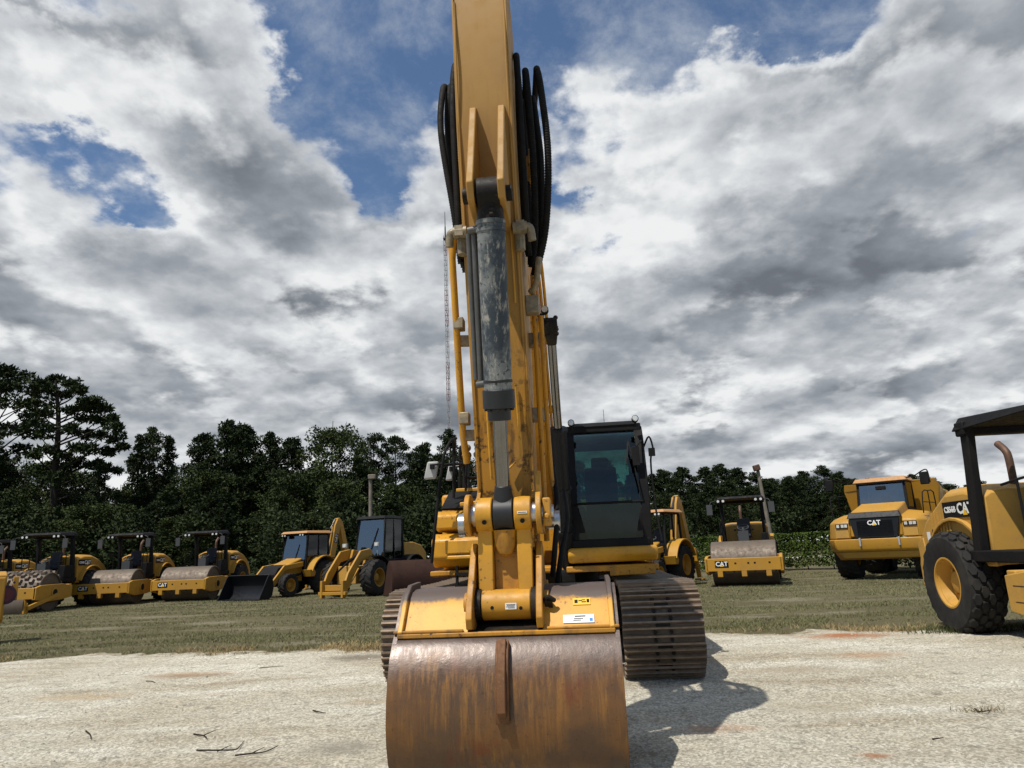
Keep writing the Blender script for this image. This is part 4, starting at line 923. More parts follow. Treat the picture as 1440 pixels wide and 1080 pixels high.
# ------------------------------------------------------------------ backhoe loaders
def make_backhoe(cab=True):
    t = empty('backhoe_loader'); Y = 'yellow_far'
    m = MB(); m.prism([(-1.9,.62),(-1.95,.9),(-1.75,1.18),(-.35,1.62),(-.30,1.62),(-.30,.62)], -.46, .46); hd = m.build('engine_hood', MAT[Y], t, bevel=.04)
    m = MB(); m.prism([(-1.97,.66),(-2.0,.95),(-1.80,1.22),(-1.35,1.36),(-1.30,1.30),(-1.7,.98),(-1.80,.66)], -.48, .48); m.build('front_grille', MAT['black'], hd, bevel=.02)
    m = MB(); m.box((0,-.4,.62),(.7,3.2,.28)); m.box((0,1.2,.75),(1.0,.5,.7)); m.cyl((-.8,-1.55,.52),(.8,-1.55,.52),.09); m.cyl((-.8,.55,.74),(.8,.55,.74),.13); m.build('chassis', MAT['black'], t)
    for s in (-1,1):
        m = MB(); m.strip([(.55+.95*math.cos(R(a)), .76+.95*math.sin(R(a))) for a in range(20,176,12)], .06, s*.60, s*1.10)
        m.prism([(-.38,.80),(-.50,1.1),(-.2,1.1),(.1,.80)], s*.62, s*1.06)
        m.build('fender', MAT[Y], t, bevel=.01)
    for s in (-1,1): wheel(t, s*.84, -1.55, .50, .34, .27, s, 'lug', Y, 24); wheel(t, s*.86, .55, .76, .46, .38, s, 'lug', Y, 28)
    # loader
    for s in (-1,1):
        m = MB(); m.prism([(-.45,1.25),(-.45,1.45),(-1.6,1.32),(-2.25,.70),(-2.75,.30),(-2.80,.14),(-2.60,.18),(-2.1,.52),(-1.55,1.12)], s*.60-.045, s*.60+.045); la = m.build('loader_arm', MAT[Y], t, bevel=.01)
        m = MB(); m.cyl((s*.60,-.5,.95),(s*.60,-1.1,.85),.055); m.cyl((s*.60,-1.1,.85),(s*.60,-2.2,.62),.03); m.build('lift_cylinder', MAT['black'], la)
    m = MB(); m.strip([(-3.55,.03),(-2.95,.04),(-2.80,.18),(-2.74,.48),(-2.80,.80),(-2.98,.98)], -.03, -1.15, 1.15)
    for s in (-1,1): m.prism([(-3.5,.02),(-2.95,.03),(-2.78,.2),(-2.72,.5),(-2.78,.8),(-2.98,.99),(-3.06,.9)], s*1.15-.015, s*1.15+.015)
    m.build('loader_bucket', MAT['blackgloss'], t)
    # operator station
    m = MB(); P = [(-.32,1.05),(-.42,1.6),(-.22,2.62)]
    for s in (-1,1):
        m.bar((s*.70,-.40,1.0),(s*.66,-.22,2.66),.07,.08,(0,1,0)); m.bar((s*.70,1.15,1.0),(s*.66,1.10,2.66),.08,.08,(0,1,0)); m.bar((s*.70,.45,1.2),(s*.67,.45,2.66),.06,.06,(0,1,0))
        m.box((s*.70,.4,1.05),(.06,1.5,.14))
    m.box((0,.4,.98),(1.4,1.6,.10)); m.box((0,-.38,1.5),(1.3,.06,.10)); m.box((0,.4,2.66),(1.40,1.45,.06)); m.build('cab_frame', MAT['black'], t, bevel=.01)
    m = MB(); m.hexa([(-.80,-.45,2.69),(.80,-.45,2.69),(.80,1.30,2.69),(-.80,1.30,2.69)],[(-.70,-.35,2.80),(.70,-.35,2.80),(.70,1.2,2.82),(-.70,1.2,2.82)]); m.build('cab_roof', MAT['roof_orange'], t, bevel=.03)
    if cab:
        m = MB(); m.hexa([(-.64,-.40,1.5),(.64,-.40,1.5),(.64,-.385,1.5),(-.64,-.385,1.5)],[(-.62,-.22,2.62),(.62,-.22,2.62),(.62,-.205,2.62),(-.62,-.205,2.62)]); g = m.build('windshield', MAT['glass_sky'], t)
        m = MB(); m.bar((.1,-.42,1.55),(.25,-.30,2.2),.02,.03); m.build('wiper', MAT['black'], g)
        for s in (-1,1): m = MB(); m.box((s*.68,.35,1.85),(.012,1.4,1.5)); m.build('side_window', MAT['glass_dark'], t)
        m = MB(); m.box((0,1.12,2.0),(1.3,.012,1.2)); m.build('rear_window', MAT['glass'], t)
    seat(t, 0, .45, 1.45); steering(t, 0, -.15, 1.75)
    for x in (-.60,-.45,.45,.60):
        m = MB(); m.box((x,-.46,2.62),(.12,.08,.11)); w = m.build('work_light', MAT['black'], t)
        m = MB(); m.cyl((x,-.50,2.62),(x,-.508,2.62),.04,n=12); m.build('lens', MAT['lamp'], w)
    # backhoe folded up behind the cab
    m = MB(); m.box((0,1.60,.85),(1.9,.16,.45)); m.box((0,1.85,.95),(.36,.5,.8)); m.build('swing_frame', MAT[Y], t, bevel=.01)
    m = MB(); m.prism([(1.80,.80),(2.05,.75),(2.30,1.75),(2.62,3.05),(2.62,3.35),(2.42,3.40),(2.25,3.1),(1.95,1.85)], -.13, .13); bm_ = m.build('backhoe_boom', MAT[Y], t, bevel=.015)
    for sg in (1,-1):
        m = MB(); logo_geo(m, mat_xy((sg*.133,2.32,2.50),(0,sg*.25,sg*.97),(0,-.97,.25)), .18); m.build('logo_plate', LOGO, bm_, smooth=False)
    m = MB(); m.prism([(2.40,3.42),(2.60,3.48),(2.85,3.25),(3.45,1.60),(3.35,1.3),(3.1,1.5),(2.62,3.1)], -.10, .10); sk_ = m.build('backhoe_stick', MAT[Y], t, bevel=.015)
    m = MB(); m.cyl((0,1.80,2.1),(0,2.05,2.95),.06); m.build('cylinder_barrel', MAT['black'], bm_)
    m = MB(); m.cyl((0,2.05,2.95),(0,2.40,3.42),.035); m.build('cylinder_rod', MAT['chrome'], bm_)
    m = MB(); m.strip([(3.2,1.35),(3.5,1.15),(3.55,.85),(3.35,.6),(3.05,.55)], .03, -.3, .3)
    for s in (-1,1): m.prism([(3.2,1.35),(3.5,1.15),(3.55,.85),(3.35,.6),(3.05,.55)], s*.3-.01, s*.3+.01)
    m.build('digging_bucket', MAT['black'], t)
    for s in (-1,1):
        m = MB(); m.bar((s*.95,1.62,1.35),(s*1.05,1.66,.25),.14,.12,(0,1,0)); m.box((s*1.07,1.66,.18),(.30,.30,.06)); m.build('stabilizer_leg', MAT[Y], t, bevel=.01)
    return t
bh = make_backhoe(True); p = ground(405, 840); a = R(-26)
def place_by(o, ref, gpt, rz): q = Vector((gpt.x, gpt.y, 0)) - Matrix.Rotation(rz, 3, 'Z') @ Vector((ref[0], ref[1], 0)); o.location = q; o.rotation_euler = (0,0,rz)
place_by(bh, (.84,-1.55), p, a); tag(bh, 'backhoe loader with glazed cab, orange roof and wide black front bucket', 'backhoe loader')
bh2 = make_backhoe(False); p = ground(960, 824); place_by(bh2, (.86,.45), p, R(-36)); tag(bh2, 'open canopy backhoe loader with raised yellow boom, half hidden behind the excavator', 'backhoe loader')

# ------------------------------------------------------------------ wheel loader
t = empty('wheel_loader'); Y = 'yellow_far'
for s in (-1,1): wheel(t, s*.93, -1.35, .72, .52, .36, s, 'lug', Y, 28); wheel(t, s*.93, 1.40, .72, .52, .36, s, 'lug', Y, 28)
m = MB(); m.box((0,-1.2,.85),(.9,1.5,.7)); m.box((0,1.1,.8),(.8,3.2,.5)); m.cyl((-.9,-1.35,.72),(.9,-1.35,.72),.16); m.cyl((-.9,1.4,.72),(.9,1.4,.72),.16); m.build('chassis', MAT['yellow_dull'], t, bevel=.02)
for s in (-1,1):
    m = MB(); m.prism([(-.95,1.72),(-1.15,1.86),(-1.75,1.78),(-2.55,.95),(-2.85,.36),(-2.72,.22),(-2.35,.62),(-1.75,1.35),(-1.0,1.5)], s*.50-.045, s*.50+.045); la = m.build('lift_arm', MAT[Y], t, bevel=.015)
    m = MB(); m.prism([(-.75,.9),(-.80,1.8),(-1.10,1.85),(-1.35,1.2),(-1.35,.9)], s*.36-.05, s*.36+.05); m.build('arm_tower', MAT[Y], la, bevel=.01)
    m = MB(); m.cyl((s*.5,-.95,.95),(s*.5,-1.7,1.05),.06); m.cyl((s*.5,-1.7,1.05),(s*.5,-2.3,.9),.035); m.build('lift_cylinder', MAT['black'], la)
    m = MB(); m.strip([(-1.35+.86*math.cos(R(a_)), .72+.86*math.sin(R(a_))) for a_ in range(10,100,12)], .04, s*.68, s*1.18); m.build('front_fender', MAT['black'], t)
    m = MB(); m.strip([(1.4+.86*math.cos(R(a_)), .72+.86*math.sin(R(a_))) for a_ in range(20,170,12)], .04, s*.68, s*1.18); m.build('rear_fender', MAT['black'], t)
    m = MB(); m.tube([(s*.78,-.95,1.5),(s*.80,-1.0,1.95)],.02); m.box((s*.80,-1.02,2.02),(.22,.12,.16)); w = m.build('headlight', MAT['greylight'], t, bevel=.02)
    m = MB(); m.cyl((s*.80,-1.08,2.02),(s*.80,-1.092,2.02),.07,n=14); m.build('lens', MAT['lamp'], w)
m = MB(); m.box((0,-2.72,.40),(1.0,.08,.22)); m.box((0,-2.80,.2),(1.3,.16,.12)); m.box((-.5,-2.8,.35),(.10,.2,.65)); m.box((.5,-2.8,.35),(.10,.2,.65)); m.bar((-.5,-2.8,.1),(-.62,-2.0,1.1),.06,.06); m.bar((.5,-2.8,.1),(.62,-2.0,1.1),.06,.06); m.build('quick_coupler', MAT[Y], t, bevel=.01)
m = MB(); m.cyl((0,-.9,1.75),(0,-1.9,1.35),.07); m.cyl((0,-1.9,1.35),(0,-2.5,1.0),.04); m.build('tilt_cylinder', MAT['black'], t)
m = MB(); m.prism([(1.15,1.0),(1.15,2.10),(1.9,2.12),(2.6,1.98),(3.0,1.65),(3.05,1.0)], -.70, .70); m.build('engine_hood', MAT[Y], t, bevel=.05, seg=3)
m = MB()
for s in (-1,1):
    m.bar((s*.72,-.42,1.35),(s*.66,-.22,3.12),.07,.08,(0,1,0)); m.bar((s*.72,1.05,1.3),(s*.66,1.0,3.12),.09,.09,(0,1,0)); m.bar((s*.72,.35,1.3),(s*.67,.35,3.12),.06,.06,(0,1,0)); m.box((s*.72,.3,1.3),(.08,1.5,.25))
m.box((0,.3,1.25),(1.4,1.5,.12)); m.box((0,-.43,1.42),(1.4,.06,.3)); m.hexa([(-.76,-.40,3.10),(.76,-.40,3.10),(.76,1.12,3.10),(-.76,1.12,3.10)],[(-.66,-.3,3.22),(.66,-.3,3.22),(.66,1.0,3.22),(-.66,1.0,3.22)])
m.build('cab_frame', MAT['black'], t, bevel=.015)
m = MB(); m.hexa([(-.68,-.42,1.55),(.68,-.42,1.55),(.68,-.405,1.55),(-.68,-.405,1.55)],[(-.63,-.23,3.08),(.63,-.23,3.08),(.63,-.215,3.08),(-.63,-.215,3.08)]); g = m.build('windshield', MAT['glass_sky'], t)
m = MB(); m.bar((.0,-.45,1.6),(.35,-.30,2.7),.02,.03); m.build('wiper', MAT['black'], g)
for s in (-1,1): m = MB(); m.box((s*.69,.3,2.25),(.012,1.35,1.65)); m.build('side_window', MAT['glass'], t)
m = MB(); m.box((0,1.02,2.3),(1.3,.012,1.5)); m.build('rear_window', MAT['glass'], t)
seat(t, 0, .4, 1.75); steering(t, 0, -.1, 2.05)
p = ground(527, 838); place_by(t, (.93,-1.35), p, R(-24)); tag(t, 'wheel loader with tall glass cab and lowered bucketless arms, beside the excavator', 'wheel loader')
# loose loader bucket on the grass
t = empty('loader_bucket'); m = MB(); m.strip([(-.55,.04),(.25,.04),(.48,.25),(.55,.65),(.42,1.05),(.15,1.32)], -.03, -1.3, 1.3); o = m.build('bucket_shell', MAT['dark_rust'], t)
for s in (-1,1): m = MB(); m.prism([(-.5,.03),(.25,.03),(.48,.25),(.55,.65),(.42,1.05),(.15,1.34),(.0,1.2)], s*1.3-.02, s*1.3+.02); m.build('side_plate', MAT['dark_rust'], t)
for k in range(7): m = MB(); m.box((-1.2+.4*k,-.58,.04),(.10,.22,.06)); m.build('cutting_tooth', MAT['drum'], t)
p = ground(590, 836); t.location = (p.x, p.y, 0); t.rotation_euler = (0,0,R(-150)); tag(t, 'dark rusty loader bucket lying on the grass between wheel loader and excavator', 'bucket')

# ------------------------------------------------------------------ articulated dump truck
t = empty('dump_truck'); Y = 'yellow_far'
m = MB()
ft = lambda x0, x1, y, z: [(x0,y,z),(x1,y,z)]
# bumper
m.loft([[(-1.62,-.10,1.02),(-1.35,-.42,1.02),(1.35,-.42,1.02),(1.62,-.10,1.02),(1.66,1.3,1.02),(-1.66,1.3,1.02)],[(-1.70,-.15,1.14),(-1.42,-.50,1.14),(1.42,-.50,1.14),(1.70,-.15,1.14),(1.72,1.3,1.14),(-1.72,1.3,1.14)],[(-1.72,-.15,1.48),(-1.45,-.50,1.48),(1.45,-.50,1.48),(1.72,-.15,1.48),(1.74,1.3,1.48),(-1.74,1.3,1.48)]])
bp = m.build('front_bumper', MAT[Y], t, bevel=.03)
for x in (-.55,.75):
    m = MB(); m.box((x,-.54,1.36),(.06,.10,.30)); m.build('tow_hook', MAT['greylight'], bp, bevel=.01)
m = MB(); m.loft([[(-1.45,.05,.72),(-1.2,-.30,.80),(1.2,-.30,.80),(1.45,.05,.72),(1.4,.6,.72),(-1.4,.6,.72)],[(-1.60,-.06,1.01),(-1.34,-.38,1.01),(1.34,-.38,1.01),(1.60,-.06,1.01),(1.6,.9,1.01),(-1.6,.9,1.01)]]); m.build('belly_guard', MAT['yellow_dull'], t)
for s in (-1,1):   # side cheeks and raised hood
    m = MB(); m.loft([[(s*.88,-.42,1.49),(s*1.42,-.40,1.49),(s*1.72,-.02,1.49),(s*1.74,1.5,1.49),(s*.88,1.5,1.49)],[(s*.86,-.36,2.10),(s*1.38,-.34,2.10),(s*1.66,.02,2.08),(s*1.68,1.5,2.10),(s*.86,1.5,2.12)],[(s*.82,-.20,2.26),(s*1.25,-.12,2.26),(s*1.52,.16,2.24),(s*1.55,1.5,2.40),(s*.82,1.5,2.52)]])
    m.build('hood_cheek', MAT[Y], t, bevel=.05, seg=3)
m = MB(); m.loft([[(-.90,-.36,1.55),(.90,-.36,1.55),(.90,1.6,1.55),(-.90,1.6,1.55)],[(-.86,-.34,2.36),(.86,-.34,2.36),(.86,1.6,2.5),(-.86,1.6,2.5)],[(-.76,-.20,2.50),(.76,-.20,2.50),(.80,1.6,2.84),(-.80,1.6,2.84)]]); hd = m.build('engine_hood', MAT[Y], t, bevel=.05, seg=3)
m = MB(); m.hexa([(-.72,-.50,1.50),(.72,-.50,1.50),(.72,-.30,1.50),(-.72,-.30,1.50)],[(-.86,-.46,2.32),(.86,-.46,2.32),(.86,-.30,2.32),(-.86,-.30,2.32)]); m.hexa([(-.92,-.50,2.22),(.92,-.50,2.22),(.92,-.25,2.22),(-.92,-.25,2.22)],[(-.84,-.40,2.44),(.84,-.40,2.44),(.84,-.2,2.44),(-.84,-.2,2.44)])
gr = m.build('front_grille', MAT['blackgloss'], t, bevel=.02)
m = MB()
for k in range(9): m.box((0,-.500,1.60+.065*k),(1.2,.03,.02))
m.build('grille_slat', MAT['black'], gr)
m = MB(); m.cur = 1; logo_geo(m, mat_xy((0,-.513,2.03),(1,0,0),(0,.06,1)), .20, plate=False); m.build('grille_lettering', LOGO, gr, smooth=False)
for s in (-1,1):
    m = MB(); m.box((s*1.15,-.395,1.97),(.44,.06,.16)); w = m.build('headlight', MAT['black'], t, bevel=.01)
    m = MB()
    for k in (-.13,.03,.15): m.box((s*1.15+k,-.43,1.97),(.10,.012,.11))
    m.build('lens', MAT['lamp'], w)
    m = MB(); m.box((s*1.15,-.415,1.68),(.46,.05,.28)); m.build('side_grille', MAT['yellow_dull'], t)
    wheel(t, s*1.33, .95, .90, .74, .42, s, 'lug', Y, 28)
    for y in (5.1,7.0): wheel(t, s*1.33, y, .90, .74, .42, s, 'lug', Y, 24)
m = MB(); m.box((0,1.2,1.15),(1.2,2.6,.5)); m.box((0,5.0,1.2),(1.0,5.4,.5)); m.cyl((-1.3,.95,.9),(1.3,.95,.9),.18)
for y in (5.1,7.0): m.cyl((-1.3,y,.9),(1.3,y,.9),.18)
m.build('chassis', MAT['black'], t)
m = MB()
for x in (-.86,.86):
    m.bar((x,1.45,2.55),(x*.96,1.62,3.60),.10,.10,(0,1,0)); m.bar((x,2.9,2.2),(x*.96,2.85,3.60),.12,.12,(0,1,0)); m.box((x,2.2,2.3),(.10,1.5,.6))
m.box((0,1.50,2.62),(1.7,.10,.22)); m.box((0,2.9,2.4),(1.7,.08,.7)); m.box((0,2.2,2.05),(1.7,1.6,.2)); m.box((0,2.2,3.60),(1.74,1.5,.07)); m.build('cab_frame', MAT['black'], t, bevel=.015)
m = MB(); m.hexa([(-.98,1.42,3.63),(.98,1.42,3.63),(.98,3.0,3.63),(-.98,3.0,3.63)],[(-.88,1.55,3.80),(.88,1.55,3.80),(.88,2.9,3.82),(-.88,2.9,3.82)]); m.build('cab_roof', MAT['roof_orange'], t, bevel=.03)
m = MB(); m.hexa([(-.82,1.44,2.7),(.82,1.44,2.7),(.82,1.455,2.7),(-.82,1.455,2.7)],[(-.78,1.58,3.58),(.78,1.58,3.58),(.78,1.595,3.58),(-.78,1.595,3.58)]); g = m.build('windshield', MAT['glass_sky'], t)
m = MB(); m.box((.0,1.50,3.40),(.34,.06,.12)); m.bar((0,1.42,2.72),(.4,1.44,2.80),.02,.03); m.build('inside_mirror', MAT['black'], g)
for x in (-.87,.87): m = MB(); m.box((x,2.2,3.1),(.012,1.3,.95)); m.build('side_window', MAT['glass_dark'], t)
m = MB(); m.box((0,2.88,3.2),(1.5,.012,.7)); m.build('rear_window', MAT['glass_dark'], t)
seat(t, 0, 2.2, 2.6); 
for s in (-1,1):
    m = MB(); m.tube([(s*.9,1.6,3.70),(s*1.3,1.1,3.72),(s*1.65,.75,3.86),(s*1.82,.65,3.84),(s*1.86,.65,3.4)],.022,6,5)
    m.tube([(s*1.55,.2,2.3),(s*1.6,.3,3.05),(s*1.6,1.5,3.15),(s*1.6,2.8,3.15),(s*1.6,2.85,2.3)],.022,6,2); m.tube([(s*1.6,1.5,2.4),(s*1.6,1.5,3.15)],.02,6); m.tube([(s*1.6,.3,2.7),(s*1.6,2.8,2.75)],.018,6)
    m.build('handrail', MAT['black'], t)
for s in (-1,1):
    m = MB(); m.box((s*1.68,.72,3.58),(.30,.10,.46)); m.build('mirror', MAT['black'], t, bevel=.03)
    m = MB(); m.hexa([(s*1.1,1.5,1.6),(s*1.7,1.5,1.6),(s*1.7,2.0,1.6),(s*1.1,2.0,1.6)],[(s*1.1,1.5,2.25),(s*1.7,1.5,2.25),(s*1.7,2.0,2.3),(s*1.1,2.0,2.3)]); m.hexa([(s*1.1,2.0,1.5),(s*1.7,2.0,1.5),(s*1.7,2.9,1.5),(s*1.1,2.9,1.5)],[(s*1.1,2.0,2.3),(s*1.7,2.0,2.3),(s*1.7,2.9,2.3),(s*1.1,2.9,2.3)]); m.build('side_fender', MAT[Y], t, bevel=.04)
# dump body
m = MB(); m.loft([[(-1.15,3.6,1.7),(1.15,3.6,1.7),(1.62,3.5,2.5),(1.78,3.3,3.45),(1.70,3.1,3.72),(-1.70,3.1,3.72),(-1.78,3.3,3.45),(-1.62,3.5,2.5)],[(-1.2,4.0,1.6),(1.2,4.0,1.6),(1.68,4.0,2.5),(1.80,4.0,3.3),(1.74,4.0,3.36),(-1.74,4.0,3.36),(-1.80,4.0,3.3),(-1.68,4.0,2.5)],[(-1.2,7.5,1.7),(1.2,7.5,1.7),(1.68,7.5,2.5),(1.80,7.5,3.2),(1.74,7.5,3.24),(-1.74,7.5,3.24),(-1.80,7.5,3.2),(-1.68,7.5,2.5)],[(-1.1,9.0,2.35),(1.1,9.0,2.35),(1.6,9.0,2.8),(1.68,9.0,3.0),(1.62,9.0,3.04),(-1.62,9.0,3.04),(-1.68,9.0,3.0),(-1.6,9.0,2.8)]])
db = m.build('dump_body', MAT[Y], t, bevel=.03)
m = MB()
for s in (-1,1):
    for y in (4.6,5.6,6.6): m.bar((s*1.62,y,2.2),(s*1.84,y,3.25),.12,.16,(0,1,0))
m.build('body_rib', MAT[Y], db)
t.scale = (.96,.96,.96); p = ground(1197, 814); place_by(t, (-1.33,.80), p, R(-38)); tag(t, 'yellow articulated dump truck with black grille, facing the camera at the right', 'dump truck')
# ------------------------------------------------------------------ ground
BARE = [(ground(*p).x, ground(*p).y, rx, ry) for p, rx, ry in ((p, rx*.6, ry*1.3) for p, rx, ry in (((300,876),1.3,.45),((140,884),1.5,.35),((205,868),1.0,.3),((1110,843),1.6,.6),((480,866),1.2,.4),((20,880),1.2,.35),((1180,862),1.3,.3),((420,905),1.4,.35),((1050,868),1.0,.25)))]
def bare(x, y):
    return max(math.exp(-((x-a)/rx)**2-((y-b)/ry)**2) for a, b, rx, ry in BARE)
def m_ground():
    m, nt, b = new_mat('mown_grass_ground'); v = coords(nt)
    n1 = noise_(nt, v, .35, 6, .6); n2 = noise_(nt, coords(nt, (.22, 1.1, 1)), 1, 7, .62); n3 = noise_(nt, v, 14, 8, .75)
    c = mixc(nt, sstep(nt, n1, .35, .65), (.105, .096, .050), (.150, .130, .076))
    c = mixc(nt, sstep(nt, n2, .52, .64, 0, .8), c, (.24, .205, .145))
    sx = N(nt, 'ShaderNodeSeparateXYZ'); L(nt, v, sx.inputs[0])
    n4 = noise_(nt, v, 2.2, 6, .65)
    for a_, b_, rx, ry in BARE:
        dx = math_(nt, 'MULTIPLY', math_(nt, 'SUBTRACT', sx.outputs[0], a_), 1/rx); dy = math_(nt, 'MULTIPLY', math_(nt, 'SUBTRACT', sx.outputs[1], b_), 1/ry)
        q = math_(nt, 'ADD', math_(nt, 'SQRT', math_(nt, 'ADD', math_(nt, 'MULTIPLY', dx, dx), math_(nt, 'MULTIPLY', dy, dy))), math_(nt, 'MULTIPLY', math_(nt, 'SUBTRACT', n4, .5), 3.0))
        c = mixc(nt, sstep(nt, q, .2, 1.3, .8, 0), c, (.27, .24, .17))
    c = mixc(nt, sstep(nt, n3, .35, .7, .6, 0), c, (.055, .05, .027))
    L(nt, c, b.inputs['Base Color']); b.inputs['Roughness'].default_value = .95; b.inputs['Specular IOR Level'].default_value = .05
    L(nt, bump_(nt, n3, .8, .05), b.inputs['Normal']); return m
def m_gravel():
    m, nt, b = new_mat('crushed_limestone'); v = coords(nt)
    n1 = noise_(nt, v, .45, 6, .6); n2 = noise_(nt, coords(nt, (.35, 1.2, 1), (4, 2, 0)), 1, 8, .65); n3 = noise_(nt, v, 42, 8, .75); n5 = noise_(nt, v, 5.5, 7, .7); n6 = noise_(nt, v, 150, 3, .6)
    vo = N(nt, 'ShaderNodeTexVoronoi'); vo.inputs['Scale'].default_value = 55; L(nt, v, vo.inputs['Vector'])
    c = mixc(nt, sstep(nt, n1, .35, .65), (.57, .54, .445), (.51, .465, .36))
    c = mixc(nt, sstep(nt, n2, .50, .64, 0, .8), c, (.66, .635, .545))
    c = mixc(nt, sstep(nt, n2, .34, .48, .8, 0), c, (.38, .325, .235))
    c = mixc(nt, sstep(nt, n5, .53, .68, 0, .75), c, (.27, .245, .20))
    bw = N(nt, 'ShaderNodeRGBToBW'); L(nt, vo.outputs['Color'], bw.inputs[0])
    c = mixc(nt, 1.0, c, mixc(nt, sstep(nt, bw.outputs[0], .2, .85), (.62, .61, .59), (1.13, 1.13, 1.13)), 'MULTIPLY')
    c = mixc(nt, sstep(nt, n3, .28, .42, .75, 0), c, (.20, .175, .125))
    sx = N(nt, 'ShaderNodeSeparateXYZ'); L(nt, v, sx.inputs[0])
    def spot(px, py, rx, ry, col, amt):
        nonlocal c
        p = ground(px, py)
        dx = math_(nt, 'MULTIPLY', math_(nt, 'SUBTRACT', sx.outputs[0], p.x), 1/rx); dy = math_(nt, 'MULTIPLY', math_(nt, 'SUBTRACT', sx.outputs[1], p.y), 1/ry)
        d = math_(nt, 'ADD', math_(nt, 'MULTIPLY', dx, dx), math_(nt, 'MULTIPLY', dy, dy))
        d = math_(nt, 'ADD', math_(nt, 'SQRT', d), math_(nt, 'MULTIPLY', math_(nt, 'SUBTRACT', n5, .5), 1.6))
        c = mixc(nt, sstep(nt, d, .15, 1.0, amt, 0), c, col)
    spot(1190, 897, .9, .5, (.34, .13, .05), .9); spot(1225, 925, .6, .35, (.40, .24, .13), .6); spot(1235, 1074, .16, .10, (.34, .15, .07), .8)
    spot(265, 952, .8, .35, (.36, .21, .09), .75); spot(120, 985, .9, .3, (.38, .27, .14), .5); spot(505, 927, .8, .5, (.17, .145, .11), .85); spot(265, 953, .9, .25, (.20, .18, .14), .5)
    spot(520, 991, .5, .25, (.33, .25, .15), .6); spot(1010, 1030, .4, .2, (.45, .25, .15), .5); spot(1110, 945, 1.0, .35, (.34, .28, .2), .6); spot(1400, 935, 1.2, .3, (.40, .37, .30), .5)
    spot(480, 1058, .5, .3, (.25, .23, .19), .7); spot(1140, 1000, .6, .3, (.36, .31, .22), .5)
    at_ = N(nt, 'ShaderNodeAttribute', attribute_name='soil')
    sl = math_(nt, 'ADD', at_.outputs['Fac'], math_(nt, 'MULTIPLY', math_(nt, 'SUBTRACT', n5, .5), 2.4))
    c = mixc(nt, sstep(nt, sl, .55, 1.05, 0, .9), c, mixc(nt, sstep(nt, n3, .35, .65), (.14, .12, .07), (.26, .21, .13)))
    L(nt, c, b.inputs['Base Color']); b.inputs['Roughness'].default_value = .9; b.inputs['Specular IOR Level'].default_value = .15
    # tyre tread marks: bands of cross bars along a few straight runs
    def run(p, q, w, amt):
        nonlocal c
        p = ground(*p); q = ground(*q); u = (q-p).normalized(); k = Vector((-u.y, u.x, 0))
        dd = math_(nt, 'ADD', math_(nt, 'MULTIPLY', sx.outputs[0], k.x), math_(nt, 'MULTIPLY_ADD', sx.outputs[1], k.y, -(p.x*k.x+p.y*k.y)))
        dd = math_(nt, 'ADD', dd, math_(nt, 'MULTIPLY', math_(nt, 'SUBTRACT', n1, .5), .5))
        ss_ = math_(nt, 'ADD', math_(nt, 'MULTIPLY', sx.outputs[0], u.x), math_(nt, 'MULTIPLY', sx.outputs[1], u.y))
        ph = math_(nt, 'SINE', math_(nt, 'MULTIPLY_ADD', ss_, 52.0, math_(nt, 'MULTIPLY', math_(nt, 'ABSOLUTE', dd), 30.0)))
        band = sstep(nt, math_(nt, 'ABSOLUTE', dd), w*.75, w, 1, 0)
        k2 = math_(nt, 'MULTIPLY', band, math_(nt, 'MULTIPLY', sstep(nt, ph, -.2, .8), sstep(nt, n5, .36, .56)))
        c = mixc(nt, math_(nt, 'MULTIPLY', k2, amt), c, (.30, .265, .20))
        c = mixc(nt, math_(nt, 'MULTIPLY', band, amt*.25), c, (.66, .65, .59))
    run((0,1030), (330,950), .22, .55); run((0,985), (300,930), .22, .4); run((150,1075), (520,960), .20, .45); run((900,1000), (1440,950), .24, .45); run((1000,1075), (1440,985), .22, .45); run((1000,960), (1300,890), .2, .4)
    wv = N(nt, 'ShaderNodeTexWave'); wv.inputs['Scale'].default_value = 5.0; wv.inputs['Distortion'].default_value = 2.5; wv.inputs['Detail'].default_value = 3
    wv.bands_direction = 'X'; L(nt, coords(nt, (1.0, .35, 1)), wv.inputs['Vector'])
    h = math_(nt, 'MULTIPLY_ADD', wv.outputs[1], .05, n5)
    nb = bump_(nt, h, .55, .05); nb = bump_(nt, n3, .9, .018, nb); nb = bump_(nt, n6, .7, .008, nb)
    L(nt, nb, b.inputs['Normal']); return m
m = MB()
NX = 24
m.add([(-3000,-400,0),(3000,-400,0),(3000,4000,0),(-3000,4000,0)], [(0,1,2,3)]); g = m.build('ground', m_ground()); tag(g, kind='structure')
